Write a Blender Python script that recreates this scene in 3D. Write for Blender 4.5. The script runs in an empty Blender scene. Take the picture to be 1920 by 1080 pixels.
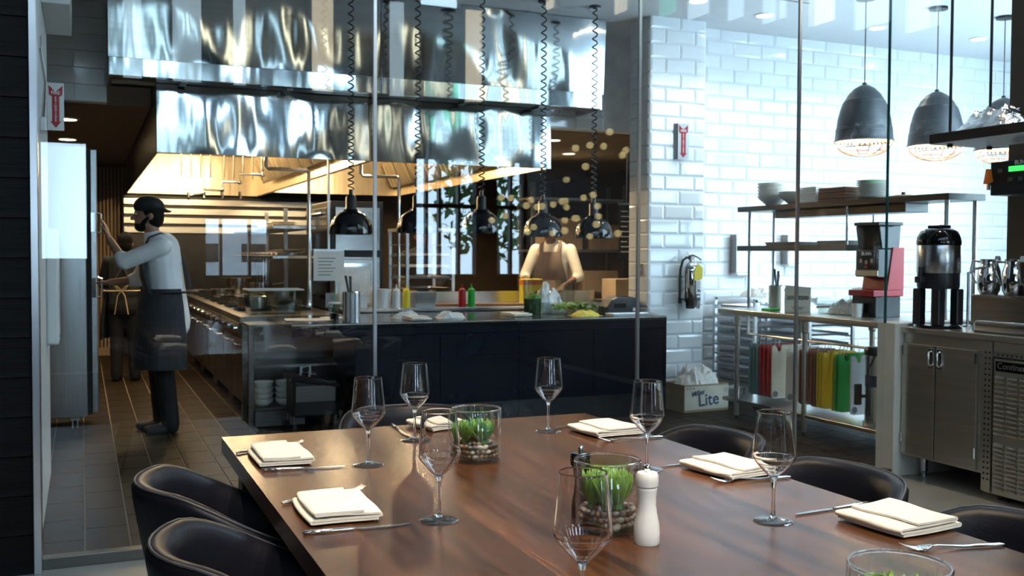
import bpy, bmesh, math, random
from mathutils import Vector, Matrix, noise
PI = math.pi
R = math.radians
random.seed(7)
SC = bpy.context.scene
COL = SC.collection
# ------------------------------------------------------------------ camera, sky, exposure
cd = bpy.data.cameras.new('camera'); cam = bpy.data.objects.new('camera', cd); COL.objects.link(cam)
cd.sensor_width = 36.0; cd.lens = 35.0; cd.clip_start = 0.05; cd.clip_end = 300
cam.matrix_world = (Matrix.Translation((0, 0, 1.37)) @ Matrix.Rotation(R(-23.35), 4, 'Z')
                    @ Matrix.Rotation(R(90 - 1.93), 4, 'X') @ Matrix.Rotation(R(0.27), 4, 'Z'))
cd.dof.use_dof = True; cd.dof.focus_distance = 2.5; cd.dof.aperture_fstop = 9.0
SC.camera = cam
SC.view_settings.view_transform = 'Standard'; SC.view_settings.look = 'None'
SC.view_settings.exposure = 0.55; SC.view_settings.gamma = 1.0; SC.view_settings.use_curve_mapping = False
cy = SC.cycles; cy.max_bounces = 9; cy.diffuse_bounces = 3; cy.glossy_bounces = 5; cy.transmission_bounces = 8; cy.transparent_max_bounces = 16; cy.sample_clamp_indirect = 6.0
w = bpy.data.worlds.new('world'); SC.world = w; w.use_nodes = True
wn = w.node_tree.nodes; wl = w.node_tree.links
bg = wn['Background']
sky = wn.new('ShaderNodeTexSky'); sky.sky_type = 'HOSEK_WILKIE'; sky.turbidity = 6.0; sky.ground_albedo = 0.4
sky.sun_direction = Vector((0.5, -0.25, 0.75)).normalized()
mixw = wn.new('ShaderNodeMix'); mixw.data_type = 'RGBA'; mixw.inputs[0].default_value = 0.75
wl.new(sky.outputs[0], mixw.inputs[6]); mixw.inputs[7].default_value = (0.54, 0.78, 1.0, 1)
wl.new(mixw.outputs[2], bg.inputs[0]); bg.inputs[1].default_value = 11.0
def area_portal(loc, rot, sx, sy):
    l = bpy.data.lights.new('window_portal', 'AREA'); l.shape = 'RECTANGLE'; l.size = sx; l.size_y = sy
    l.cycles.is_portal = True
    o = bpy.data.objects.new('window_portal', l); o.location = loc; o.rotation_euler = rot; COL.objects.link(o)
area_portal((0.8, -3.2, 3.8), (R(90), 0, 0), 9.4, 6.0)          # street windows behind the diners
area_portal((5.75, 2.4, 5.4), (0, R(90), 0), 2.2, 3.6)           # clerestory over the coffee counter
area_portal((9.65, 6.3, 1.8), (0, R(90), 0), 3.0, 3.4)          # side windows of the coffee alcove
# ------------------------------------------------------------------ mesh helpers
class MB:
    def __init__(s): s.v = []; s.f = []
    def add(s, vs, fs):
        n = len(s.v); s.v += [tuple(p) for p in vs]; s.f += [tuple(i + n for i in f) for f in fs]; return s
    def box(s, x0, x1, y0, y1, z0, z1):
        return s.add([(x0,y0,z0),(x1,y0,z0),(x1,y1,z0),(x0,y1,z0),(x0,y0,z1),(x1,y0,z1),(x1,y1,z1),(x0,y1,z1)],
              [(3,2,1,0),(4,5,6,7),(0,1,5,4),(1,2,6,5),(2,3,7,6),(3,0,4,7)])
    def lathe(s, prof, n=24, c=(0,0,0), axis='z'):
        vs = []; fs = []; m = len(prof); ring = []
        for r, z in prof:
            if r < 1e-6: ring.append([len(vs)]); vs.append((0,0,z))
            else:
                ring.append(list(range(len(vs), len(vs)+n)))
                vs += [(r*math.cos(2*PI*i/n), r*math.sin(2*PI*i/n), z) for i in range(n)]
        for a, b in zip(ring, ring[1:]):
            for i in range(n):
                j = (i+1) % n
                if len(a) == 1 and len(b) == 1: continue
                if len(a) == 1: fs.append((a[0], b[j], b[i]))
                elif len(b) == 1: fs.append((a[i], a[j], b[0]))
                else: fs.append((a[i], a[j], b[j], b[i]))
        if axis == 'x': vs = [(z, x, y) for x, y, z in vs]
        elif axis == 'y': vs = [(y, z, x) for x, y, z in vs]
        return s.add([(x+c[0], y+c[1], z+c[2]) for x, y, z in vs], fs)
    def cyl(s, c, r, h, n=20, axis='z', r2=None):
        r2 = r if r2 is None else r2
        return s.lathe([(0,0),(r,0),(r2,h),(0,h)], n, c, axis)
    def tube(s, pts, r, n=8, closed=False, rad=None, sy=1.0):
        pts = [Vector(p) for p in pts]; m = len(pts); vs = []; fs = []
        up = None
        for i, p in enumerate(pts):
            if closed: t = pts[(i+1) % m] - pts[i-1]
            else: t = pts[min(i+1, m-1)] - pts[max(i-1, 0)]
            t.normalize()
            if up is None: up = Vector((0,0,1)) if abs(t.z) < .9 else Vector((1,0,0))
            a = t.cross(up)
            if a.length < 1e-5: a = t.cross(Vector((0.3,1,0.2)))
            a.normalize(); b = a.cross(t).normalized(); up = b
            rr = rad[i] if rad else r
            for k in range(n):
                an = 2*PI*k/n; vs.append(p + a*math.cos(an)*rr + b*math.sin(an)*rr*sy)
        for i in range(m if closed else m-1):
            for k in range(n):
                a0 = i*n+k; a1 = i*n+(k+1) % n; j = ((i+1) % m)*n
                fs.append((a0, a1, j+(k+1) % n, j+k))
        if not closed: fs.append(tuple(range(n))[::-1]); fs.append(tuple(range((m-1)*n, m*n)))
        return s.add(vs, fs)
    def prism(s, poly, d0, d1, plane='xz'):
        n = len(poly)
        if plane == 'xz': f = lambda u, w_, d: (u, d, w_)
        elif plane == 'yz': f = lambda u, w_, d: (d, u, w_)
        else: f = lambda u, w_, d: (u, w_, d)
        vs = [f(u, w_, d0) for u, w_ in poly] + [f(u, w_, d1) for u, w_ in poly]
        fs = [tuple(range(n))[::-1], tuple(range(n, 2*n))] + [(i, (i+1) % n, n+(i+1) % n, n+i) for i in range(n)]
        return s.add(vs, fs)
    def ell(s, c, r, n=12, m=8):
        return s.add(*ell_mesh(c, r, n, m))
    def mesh(s, name, smooth=None, recalc=True):
        me = bpy.data.meshes.new(name); me.from_pydata(s.v, [], s.f); 
        if recalc:
          bm = bmesh.new(); bm.from_mesh(me); bmesh.ops.recalc_face_normals(bm, faces=bm.faces); bm.to_mesh(me); bm.free()
        if smooth:
            me.polygons.foreach_set('use_smooth', [True]*len(me.polygons)); me.set_sharp_from_angle(angle=R(smooth))
        me.update(); return me
    def build(s, name, m, parent=None, smooth=None, bevel=0, seg=2, loc=(0,0,0), rot=(0,0,0), recalc=True):
        return link(name, s.mesh(name, smooth, recalc), m, parent, bevel, seg, loc, rot)
def ell_mesh(c, r, n=12, m=8):
    vs = [(c[0], c[1], c[2]-r[2])]; fs = []
    for i in range(1, m):
        a = -PI/2 + PI*i/m
        for k in range(n): vs.append((c[0]+r[0]*math.cos(a)*math.cos(2*PI*k/n), c[1]+r[1]*math.cos(a)*math.sin(2*PI*k/n), c[2]+r[2]*math.sin(a)))
    vs.append((c[0], c[1], c[2]+r[2])); L = len(vs)-1
    for k in range(n): fs.append((0, 1+(k+1) % n, 1+k)); fs.append((L, L-n+k, L-n+(k+1) % n))
    for i in range(m-2):
        for k in range(n): a = 1+i*n+k; b = 1+i*n+(k+1) % n; fs.append((a, b, b+n, a+n))
    return vs, fs
def link(name, me, m, parent=None, bevel=0, seg=2, loc=(0,0,0), rot=(0,0,0)):
    o = bpy.data.objects.new(name, me); COL.objects.link(o)
    if m is not None and not me.materials: me.materials.append(M[m] if isinstance(m, str) else m)
    if parent: o.parent = parent
    o.location = loc; o.rotation_euler = rot
    if bevel:
        b = o.modifiers.new('edge_round', 'BEVEL'); b.width = bevel; b.segments = seg; b.limit_method = 'ANGLE'; b.angle_limit = R(40)
    return o
def tag(o, label=None, cat=None, group=None, kind=None):
    if label: o['label'] = label
    if cat: o['category'] = cat
    if group: o['group'] = group
    if kind: o['kind'] = kind
    return o
def thing(name, label, cat, loc=(0,0,0), rz=0, group=None):
    o = bpy.data.objects.new(name, None); COL.objects.link(o); o.empty_display_size = .05
    o.location = loc; o.rotation_euler = (0, 0, rz)
    return tag(o, label, cat, group)
def struct(name, mb, m, bevel=0, label=None, **k):
    return tag(mb.build(name, m, bevel=bevel, **k), label, kind='structure')
def dup(o, parent=None, loc=None, rz=None, label=None):
    c = o.copy(); COL.objects.link(c); c.parent = parent
    if loc is not None: c.location = loc
    if rz is not None: c.rotation_euler = (0, 0, rz)
    if label: c['label'] = label
    for ch in list(o.children): dup(ch, c)
    return c
def text(body, size, m, parent, loc, rot, name='lettering', align='CENTER', ext=.0006, bold=0.0, sx=1.0):
    cu = bpy.data.curves.new(name, 'FONT'); cu.body = body; cu.size = size; cu.align_x = align; cu.align_y = 'CENTER'; cu.extrude = ext; cu.offset = bold
    t = bpy.data.objects.new(name, cu); COL.objects.link(t)
    me = bpy.data.meshes.new_from_object(t.evaluated_get(bpy.context.evaluated_depsgraph_get()))
    bpy.data.objects.remove(t)
    me.materials.clear()
    o = link(name, me, m, parent, 0, 2, loc, rot); o.scale = (sx, 1, 1); return o
# ------------------------------------------------------------------ materials
M = {}
def mat(name, c, rough=.5, metal=0., var=.12, scale=(6,6,6), bump=0., bscale=None, spec=.5, coat=0., trans=0., ior=1.5, emit=None, es=0., sheen=0., rvar=0.):
    m = bpy.data.materials.new(name); m.use_nodes = True; nt = m.node_tree; N = nt.nodes; L = nt.links
    b = N['Principled BSDF']
    b.inputs['Roughness'].default_value = rough; b.inputs['Metallic'].default_value = metal
    b.inputs['Specular IOR Level'].default_value = spec; b.inputs['Coat Weight'].default_value = coat
    b.inputs['Coat Roughness'].default_value = .08
    b.inputs['Transmission Weight'].default_value = trans; b.inputs['IOR'].default_value = ior
    b.inputs['Sheen Weight'].default_value = sheen
    tc = N.new('ShaderNodeTexCoord'); mp = N.new('ShaderNodeMapping'); mp.inputs['Scale'].default_value = scale
    L.new(tc.outputs['Object'], mp.inputs[0])
    nz = N.new('ShaderNodeTexNoise'); nz.inputs['Scale'].default_value = 1.0; nz.inputs['Detail'].default_value = 4
    L.new(mp.outputs[0], nz.inputs['Vector'])
    rp = N.new('ShaderNodeValToRGB'); e = rp.color_ramp.elements
    e[0].position = .3; e[1].position = .7
    e[0].color = [max(0, x*(1-var)) for x in c] + [1]; e[1].color = [min(1, x*(1+var)) for x in c] + [1]
    L.new(nz.outputs['Fac'], rp.inputs[0]); L.new(rp.outputs[0], b.inputs['Base Color'])
    if rvar:
        mr = N.new('ShaderNodeMapRange'); mr.inputs['To Min'].default_value = rough-rvar; mr.inputs['To Max'].default_value = rough+rvar
        L.new(nz.outputs['Fac'], mr.inputs[0]); L.new(mr.outputs[0], b.inputs['Roughness'])
    if bump:
        n2 = N.new('ShaderNodeTexNoise'); n2.inputs['Scale'].default_value = 1.0; n2.inputs['Detail'].default_value = 3
        m2 = N.new('ShaderNodeMapping'); m2.inputs['Scale'].default_value = bscale or scale
        L.new(tc.outputs['Object'], m2.inputs[0]); L.new(m2.outputs[0], n2.inputs['Vector'])
        bp = N.new('ShaderNodeBump'); bp.inputs['Strength'].default_value = bump; bp.inputs['Distance'].default_value = .02
        L.new(n2.outputs['Fac'], bp.inputs['Height']); L.new(bp.outputs[0], b.inputs['Normal'])
    if emit:
        b.inputs['Emission Color'].default_value = (*emit, 1); b.inputs['Emission Strength'].default_value = es
    M[name] = m; return m
def thin_glass(name, tint, refl=1.0, f0=1.45):
    m = bpy.data.materials.new(name); m.use_nodes = True; N = m.node_tree.nodes; L = m.node_tree.links
    N.remove(N['Principled BSDF']); out = N['Material Output']
    t = N.new('ShaderNodeBsdfTransparent'); t.inputs[0].default_value = (*tint, 1)
    g = N.new('ShaderNodeBsdfGlossy'); g.inputs['Roughness'].default_value = 0.0; g.inputs[0].default_value = (refl, refl, refl, 1)
    # Schlick reflectance from the facing angle, the same on both sides of the sheet
    lw = N.new('ShaderNodeLayerWeight'); lw.inputs[0].default_value = .5
    pw = N.new('ShaderNodeMath'); pw.operation = 'POWER'; pw.inputs[1].default_value = 5.0; L.new(lw.outputs['Facing'], pw.inputs[0])
    r0 = ((f0-1)/(f0+1))**2
    ma = N.new('ShaderNodeMath'); ma.operation = 'MULTIPLY_ADD'; ma.inputs[1].default_value = 1-r0; ma.inputs[2].default_value = r0; L.new(pw.outputs[0], ma.inputs[0])
    mx = N.new('ShaderNodeMixShader')
    L.new(ma.outputs[0], mx.inputs[0]); L.new(t.outputs[0], mx.inputs[1]); L.new(g.outputs[0], mx.inputs[2]); L.new(mx.outputs[0], out.inputs[0])
    M[name] = m
thin_glass('pane', (.975, .99, .985), 1.0, 1.5)
thin_glass('clear', (.965, .98, .972), 1.0, 1.65)
thin_glass('wine_foot', (.99, .99, .985), 1.0, 2.2)
thin_glass('wine', (.985, .99, .985), 1.0, 1.8)
thin_glass('plastic_clear', (.86, .88, .86), .8, 1.35)
mat('crystal', (1, 1, 1), .0, 0, 0, trans=1., ior=1.48)
mat('concrete', (.29, .28, .245), .35, var=.15, scale=(2,2,2), bump=.05, bscale=(30,30,30))
mat('grout', (.30, .23, .15), .9)
mat('floor_tile', (.026, .0165, .009), .50, var=.35, scale=(5,5,5), bump=.12, bscale=(25,25,25), rvar=.1, spec=.09)
mat('dark_plank', (.006, .0055, .005), .6, var=.5, scale=(3,3,30), bump=.15, bscale=(3,3,60), spec=.2)
mat('white_wall', (.74, .76, .76), .55, var=.03)
mat('cream_wall', (.62, .60, .53), .5, var=.05)
mat('tile_white', (.79, .82, .84), .10, var=.04, scale=(9,9,9), coat=.3)
mat('tile_grout', (.78, .80, .81), .8)
mat('ceiling_white', (.72, .73, .74), .8, var=.02)
mat('ceiling_dark', (.05, .047, .044), .8, var=.05)
mat('ceiling_tan', (.20, .15, .10), .7, var=.08)
mat('kitchen_wall', (.10, .072, .05), .55, var=.15, scale=(2,2,2), spec=.3)
mat('alu', (.62, .62, .63), .28, 1., var=.06)
mat('channel', (.20, .19, .17), .4, .9, var=.1)
mat('glass_edge', (.012, .10, .10), .15, var=.2)
mat('steel', (.50, .51, .52), .24, 1., var=.08, scale=(3,3,60), bump=.03, bscale=(2,2,120))
mat('steel_h', (.48, .49, .50), .27, 1., var=.08, scale=(60,3,3), bump=.02, bscale=(60,2,2))
mat('steel_dark', (.22, .21, .20), .32, 1., var=.12, scale=(4,4,30))
mat('steel_black', (.07, .068, .065), .34, 1., var=.15, scale=(4,4,30))
mat('steel_warm', (.52, .50, .45), .30, 1., var=.08, scale=(2,2,40))
mat('chrome', (.78, .78, .78), .08, 1., var=.03)
mat('hood_steel', (.52, .57, .60), .09, 1., var=.06, scale=(1.5,1.5,30), bump=.75, bscale=(1.9,1.9,.35))
mat('hood_inner', (.62, .54, .40), .30, 1., var=.12, scale=(14,14,1.5), bump=.2, bscale=(9,9,.6))
mat('black_gloss', (.005, .005, .006), .10, var=.2, coat=.15, spec=.4)
mat('black_stone', (.011, .012, .016), .16, var=.35, scale=(20,20,20))
mat('black_panel', (.004, .006, .012), .22, var=.3, scale=(3,3,3), spec=.3)
mat('black_plastic', (.014, .014, .015), .35, var=.2)
mat('black_metal', (.02, .02, .021), .38, .6, var=.2)
mat('leather', (.006, .006, .010), .40, spec=.26, var=.3, scale=(5,5,5), bump=.05, bscale=(160,160,160))
mat('leather_seam', (.05, .05, .058), .45, var=.2)
mat('linen', (.78, .72, .62), .85, var=.06, scale=(40,40,40), bump=.12, bscale=(400,400,400), sheen=.2)
mat('white_cloth', (.72, .70, .66), .9, var=.1, scale=(20,20,20), bump=.3, bscale=(30,30,30))
mat('yellow_cloth', (.72, .60, .12), .9, var=.2, scale=(30,30,30), bump=.3, bscale=(40,40,40))
mat('paper', (.74, .73, .70), .8, var=.04)
mat('white_ceramic', (.78, .76, .70), .22, var=.05)
mat('white_plastic', (.78, .79, .79), .35, var=.03)
mat('white_paint', (.80, .79, .76), .38, var=.03)
mat('sign_red', (.42, .012, .02), .4, var=.1)
mat('cardboard', (.36, .25, .15), .85, var=.12, scale=(8,8,8))
mat('carton_pale', (.62, .56, .44), .8, var=.06)
mat('ink_blue', (.03, .05, .12), .7)
mat('ink_black', (.02, .02, .02), .7)
mat('ink_white', (.8, .8, .8), .6)
mat('pendant', (.030, .034, .038), .42, var=.2, scale=(8,8,8), rvar=.08)
mat('pendant_in', (.75, .66, .5), .4, var=.05)
mat('copper', (.80, .42, .30), .25, 1., var=.05)
mat('wood_dark', (.035, .022, .015), .4, var=.4, scale=(2,2,25))
mat('wood_tray', (.22, .09, .03), .5, var=.4, scale=(5,5,40))
mat('foil', (.68, .68, .68), .14, 1., var=.08, scale=(10,10,10), bump=.8, bscale=(22,22,22))
mat('plastic_bag', (.66, .68, .68), .22, var=.15, scale=(8,8,8), bump=.7, bscale=(14,14,14), coat=.6)
mat('red_gloss', (.30, .008, .014), .38, var=.1, spec=.35)
mat('yellow_tag', (.80, .62, .02), .5)
mat('orange_handle', (.70, .16, .02), .35)
mat('green_lcd', (.02, .3, .03), .4, emit=(.05, 1., .12), es=1.1)
mat('board_teal', (.16, .27, .27), .5); mat('board_red', (.40, .012, .018), .45); mat('board_beige', (.66, .60, .48), .5)
mat('board_brown', (.26, .075, .03), .5); mat('board_yellow', (.78, .56, .02), .45); mat('board_green', (.0, .33, .03), .45)
mat('board_white', (.66, .67, .67), .5); mat('board_grip', (.16, .17, .20), .7)
mat('leaf_pale', (.16, .30, .05), .42, var=.45, scale=(14,14,14)); mat('leaf_dark', (.05, .17, .045), .38, var=.4, scale=(14,14,14))
mat('lettuce', (.10, .28, .03), .5, var=.6, scale=(30,30,30))
mat('herb_liquid', (.015, .06, .015), .25, var=.7, scale=(40,40,40))
for i, c in enumerate(((.10,.065,.04),(.24,.20,.16),(.045,.04,.04),(.42,.38,.32),(.17,.09,.05),(.12,.12,.13))):
    mat('pebble%d' % i, c, .28, var=.25, scale=(30,30,30), coat=.2)
mat('skin', (.36, .19, .12), .5, var=.08); mat('skin_dark', (.16, .075, .045), .5, var=.08)
mat('hair', (.006, .005, .0045), .7, var=.3, spec=.1)
mat('coat_white', (.86, .87, .88), .85, var=.06, scale=(10,10,10), bump=.35, bscale=(9,9,9))
mat('coat_cream', (.68, .61, .47), .85, var=.06, scale=(10,10,10), bump=.35, bscale=(9,9,9))
mat('apron_grey', (.030, .031, .036), .8, var=.3, scale=(60,60,1)); mat('apron_brown', (.15, .10, .07), .85, var=.2)
mat('cloth_black', (.009, .009, .010), .8, var=.3); mat('strap_tan', (.50, .38, .2), .8)
mat('rubber', (.012, .012, .012), .7)
mat('lens_warm', (1, .9, .75), .4, emit=(1., .80, .52), es=14.); mat('lens_cool', (1, 1, 1), .4, emit=(1., .93, .82), es=16.)
mat('bulb', (1, .9, .7), .4, emit=(1., .74, .42), es=24.); mat('bulb_small', (1, .9, .7), .4, emit=(1., .80, .36), es=2.6)
mat('rug', (.012, .012, .014), .95, var=.3, scale=(30,30,30)); mat('streak_warm', (1, .9, .7), .4, emit=(1., .84, .58), es=3.2); mat('streak_cool', (1, 1, 1), .4, emit=(.62, .86, 1.), es=2.6); mat('streak_green', (.2, 1, .6), .4, emit=(.02, .75, .45), es=1.6)  # added dark carpet, and the glow of the added hood-streak strips
mat('asphalt', (.16, .16, .16), .9, var=.2); mat('grass_out', (.10, .16, .04), .9, var=.4); mat('bark', (.07, .05, .035), .9, var=.3)
mat('tree_leaf', (.05, .13, .025), .6, var=.5); mat('van_white', (.75, .76, .77), .3); mat('van_glass', (.03, .04, .05), .1)
mat('frame_black', (.018, .018, .02), .4, .4); mat('tan_curtain', (.30, .21, .12), .8, var=.25, scale=(40,40,1))
mat('green_sign', (.02, .30, .14), .5)
def wood_mat(name, dark, light):
    m = bpy.data.materials.new(name); m.use_nodes = True; N = m.node_tree.nodes; L = m.node_tree.links; b = N['Principled BSDF']
    tc = N.new('ShaderNodeTexCoord'); oi = N.new('ShaderNodeObjectInfo')
    ad = N.new('ShaderNodeVectorMath'); ad.operation = 'ADD'
    sc = N.new('ShaderNodeVectorMath'); sc.operation = 'SCALE'; sc.inputs[0].default_value = (7.3, 3.1, 5.7); L.new(oi.outputs['Random'], sc.inputs['Scale'])
    L.new(tc.outputs['Object'], ad.inputs[0]); L.new(sc.outputs[0], ad.inputs[1])
    mp = N.new('ShaderNodeMapping'); mp.inputs['Scale'].default_value = (16, .9, 16); L.new(ad.outputs[0], mp.inputs[0])
    n1 = N.new('ShaderNodeTexNoise'); n1.inputs['Scale'].default_value = 1.; n1.inputs['Detail'].default_value = 6; n1.inputs['Distortion'].default_value = .8; L.new(mp.outputs[0], n1.inputs['Vector'])
    m2 = N.new('ShaderNodeMapping'); m2.inputs['Scale'].default_value = (190, 9, 190); L.new(ad.outputs[0], m2.inputs[0])
    n2 = N.new('ShaderNodeTexNoise'); n2.inputs['Scale'].default_value = 1.; n2.inputs['Detail'].default_value = 2; L.new(m2.outputs[0], n2.inputs['Vector'])
    rp = N.new('ShaderNodeValToRGB'); e = rp.color_ramp.elements; e[0].position = .32; e[1].position = .74; e[0].color = (*dark, 1); e[1].color = (*light, 1); L.new(n1.outputs['Fac'], rp.inputs[0])
    mx = N.new('ShaderNodeMix'); mx.data_type = 'RGBA'; mx.blend_type = 'MULTIPLY'; mx.inputs[0].default_value = .62
    r2 = N.new('ShaderNodeValToRGB'); r2.color_ramp.elements[0].position = .35; r2.color_ramp.elements[1].position = .6; r2.color_ramp.elements[0].color = (.25,.2,.17,1); L.new(n2.outputs['Fac'], r2.inputs[0])
    L.new(rp.outputs[0], mx.inputs[6]); L.new(r2.outputs[0], mx.inputs[7])
    hs = N.new('ShaderNodeHueSaturation'); mr = N.new('ShaderNodeMapRange'); mr.inputs['To Min'].default_value = .8; mr.inputs['To Max'].default_value = 1.2
    L.new(oi.outputs['Random'], mr.inputs[0]); L.new(mr.outputs[0], hs.inputs['Value']); L.new(mx.outputs[2], hs.inputs['Color']); L.new(hs.outputs[0], b.inputs['Base Color'])
    b.inputs['Roughness'].default_value = .27; b.inputs['Specular IOR Level'].default_value = .36
    bp = N.new('ShaderNodeBump'); bp.inputs['Strength'].default_value = .06; bp.inputs['Distance'].default_value = .004; L.new(n2.outputs['Fac'], bp.inputs['Height']); L.new(bp.outputs[0], b.inputs['Normal'])
    M[name] = m
wood_mat('walnut', (.034, .012, .0045), (.150, .061, .024))
# ------------------------------------------------------------------ the setting
CH = 3.48
struct('floor', MB().box(-4, 5.6, -3, 4.727, -.1, 0), 'concrete', label='pale polished concrete floor of the dining side')
fk = struct('floor_kitchen', MB().box(-1.0, 9.6, 4.727, 14.7, -.1, -.005), 'grout', label='dark tiled kitchen floor with pale grout lines')
tile_me = MB().add([(-.097,-.196,-.006),(.097,-.196,-.006),(.097,.196,-.006),(-.097,.196,-.006),(-.095,-.194,0),(.095,-.194,0),(.095,.194,0),(-.095,.194,0)],
    [(4,5,6,7),(0,1,5,4),(1,2,6,5),(2,3,7,6),(3,0,4,7)]).mesh('tile'); tile_me.materials.append(M['floor_tile'])
field = MB()
for i in range(52):
    x = -.9 + .2*i
    for j in range(-1, 25):
        y = 4.93 + .4*j + (.2 if i % 2 else 0)
        if y < 4.92 or y > 14.5: continue
        if (x < 1.35 and -.2 < x and y < 12.9) or (4.3 < x < 6.0 and 5.4 < y < 7.8) :
            o = bpy.data.objects.new('tile', tile_me); COL.objects.link(o); o.parent = fk; o.location = (x, y, 0)
        else:
            field.add([(x+a*.096, y+b*.195, 0) for a, b in ((-1,-1),(1,-1),(1,1),(-1,1))] + [(x+a*.098, y+b*.197, -.006) for a, b in ((-1,-1),(1,-1),(1,1),(-1,1))], [(0,1,2,3),(4,5,1,0),(5,6,2,1),(6,7,3,2),(7,4,0,3)])
tag(field.build('tile_field', 'floor_tile', fk), kind='stuff')
struct('ceiling', MB().box(-4, 9.6, 4.86, 8.63, CH, CH+.12), 'ceiling_white', label='smooth white ceiling above the tiled coffee alcove')
DH = 6.8
struct('ceiling_dining', MB().box(-4, 5.6, -3, 4.72, DH, DH+.12), 'ceiling_dark')
struct('wall_header', MB().box(-4, 5.7, 4.72, 4.86, CH, DH), 'white_wall')
struct('ceiling_kitchen_left', MB().box(-.95, .52, 8.62, 14.6, 2.55, 2.7), 'ceiling_tan')
struct('ceiling_kitchen_right', MB().box(3.97, 7.1, 8.62, 14.6, 2.55, 2.7), 'ceiling_tan')
struct('ceiling_kitchen_back', MB().box(.52, 3.97, 14.12, 14.6, 2.55, 2.7), 'ceiling_tan')
struct('ceiling_light_block', MB().box(-1.05, 7.12, 8.62, 14.75, 2.80, 2.9), 'ceiling_tan')  # added unseen slab, blocks sky light leaking in over the low ceilings
struct('wall_alcove_end', MB().box(7.0, 9.6, 8.0, 8.1, 0, CH), 'kitchen_wall')
struct('trim_ceiling_slot', MB().box(4.86, 5.6, 6.72, 6.735, CH-.004, CH), 'channel')
# dark plank wall beside the glass
wl_ = struct('wall_front_left', MB().box(-4, -.20, 4.67, 4.80, 0, CH), 'dark_plank', label='dark plank-clad wall at the edge of the glass')
pk = MB().box(-.598, .598, 0, .012, .0015, .1665).mesh('plank'); pk.materials.append(M['dark_plank'])
for r_ in range(20):
    for k in range(2):
        o = link('plank', pk, None, wl_, loc=(-.80-1.2*k-(.0 if r_ % 2 else .35)*0, 4.657, r_*.168), bevel=.0015, seg=1)
struct('trim_1', MB().box(-.20, -.168, 4.64, 4.76, 0, CH), 'alu', bevel=.003, label='bright metal channel along the glass edge')
struct('wall_left', MB().box(-.33, -.19, 4.80, 6.80, 0, CH), 'white_wall', label='white side wall inside the kitchen entrance')
struct('wall_kitchen_left', MB().box(-1.05, -.95, 4.8, 14.7, 0, CH), 'kitchen_wall')
struct('wall_kitchen_back', MB().box(-1.05, 7.1, 14.6, 14.75, 0, CH), 'kitchen_wall', label='dim brown wall at the back of the kitchen')
struct('wall_kitchen_right', MB().box(7.0, 7.12, 8.1, 14.6, 0, 2.7), 'kitchen_wall')
# tiled walls: pieces share one mesh
def bev_tile(name, w_, h_, flat=False):
    a, b = w_/2-.0015, h_/2-.0015; t = .018; d = .012
    c, e = (a-t, b-t) if not flat else (a-.002, b-.002)
    if flat: d = .008
    me = MB().add([(-a,0,-b),(a,0,-b),(a,0,b),(-a,0,b),(-a,-.004,-b),(a,-.004,-b),(a,-.004,b),(-a,-.004,b),(-c,-d,-e),(c,-d,-e),(c,-d,e),(-c,-d,e)],
      [(0,1,5,4),(1,2,6,5),(2,3,7,6),(3,0,4,7),(4,5,9,8),(5,6,10,9),(6,7,11,10),(7,4,8,11),(8,9,10,11)]).mesh(name)
    me.materials.append(M['tile_white']); return me
TCACHE = {}
def tile_wall(parent, x0, x1, y, z0, z1, tw=.31, th=.13, flat=False, lim=None):
    n = 0; nr = int((z1-z0)/th + .5)
    rest = MB()
    for r_ in range(nr):
        zc = z0 + (r_+.5)*th; off = tw/2 if r_ % 2 else 0
        x = x0 - off
        while x < x1 - .005:
            a, b = max(x, x0), min(x+tw, x1)
            if b-a > .02:
                k = (round(b-a, 3), th, flat)
                if k not in TCACHE: TCACHE[k] = bev_tile('tile', b-a, th, flat)
                if lim and not lim(a, zc):
                    me = TCACHE[k]; rest.add([(v.co.x+(a+b)/2, v.co.y+y, v.co.z+zc) for v in me.vertices], [tuple(p.vertices) for p in me.polygons])
                else:
                    o = bpy.data.objects.new('tile', TCACHE[k]); COL.objects.link(o); o.parent = parent; o.location = ((a+b)/2, y, zc); n += 1
            x += tw
    if rest.v: tag(rest.build('tile_field', 'tile_white', parent), kind='stuff')
    return n
wb = struct('wall_back', MB().box(5.20, 9.6, 7.87, 8.0, 0, CH), 'tile_grout', label='white bevelled subway tile wall of the coffee alcove')
tile_wall(wb, 5.20, 9.6, 7.87, 0, CH, lim=lambda x, z: x < 8.6 and .95 < z)
wc = struct('wall_column', MB().box(4.62, 5.20, 7.65, 7.99, 0, CH), 'tile_grout', label='tiled wall end carrying the fire extinguisher')
tile_wall(wc, 4.62, 5.20, 7.65, 0, CH)
ws = struct('wall_soffit_left', MB().box(-.95, .19, 8.50, 8.62, 2.55, CH), 'tile_grout', label='pale tiled bulkhead above the kitchen aisle')
tile_wall(ws, -.5, .19, 8.50, 2.55, CH, tw=.45, flat=True)
wr = struct('wall_soffit_right', MB().box(3.97, 7.12, 8.50, 8.62, 2.56, CH), 'tile_grout', label='pale tiled bulkhead between hood and wall end')
tile_wall(wr, 4.0, 4.62, 8.50, 2.56, CH, tw=.31)
struct('wall_bulkhead_mid', MB().box(.19, 3.97, 8.505, 8.60, 2.72, CH), 'tile_grout')
# side face tiles of the wall end
side = MB()
for r_ in range(26):
    side.add([(4.62,7.652,r_*.13+.002),(4.62,7.988,r_*.13+.002),(4.62,7.988,r_*.13+.128),(4.62,7.652,r_*.13+.128),(4.611,7.664,r_*.13+.014),(4.611,7.976,r_*.13+.014),(4.611,7.976,r_*.13+.116),(4.611,7.664,r_*.13+.116)],
       [(4,5,6,7),(0,1,5,4),(1,2,6,5),(2,3,7,6),(3,0,4,7)])
tag(side.build('side_tiles', 'tile_white', wc), kind='stuff')
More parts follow.
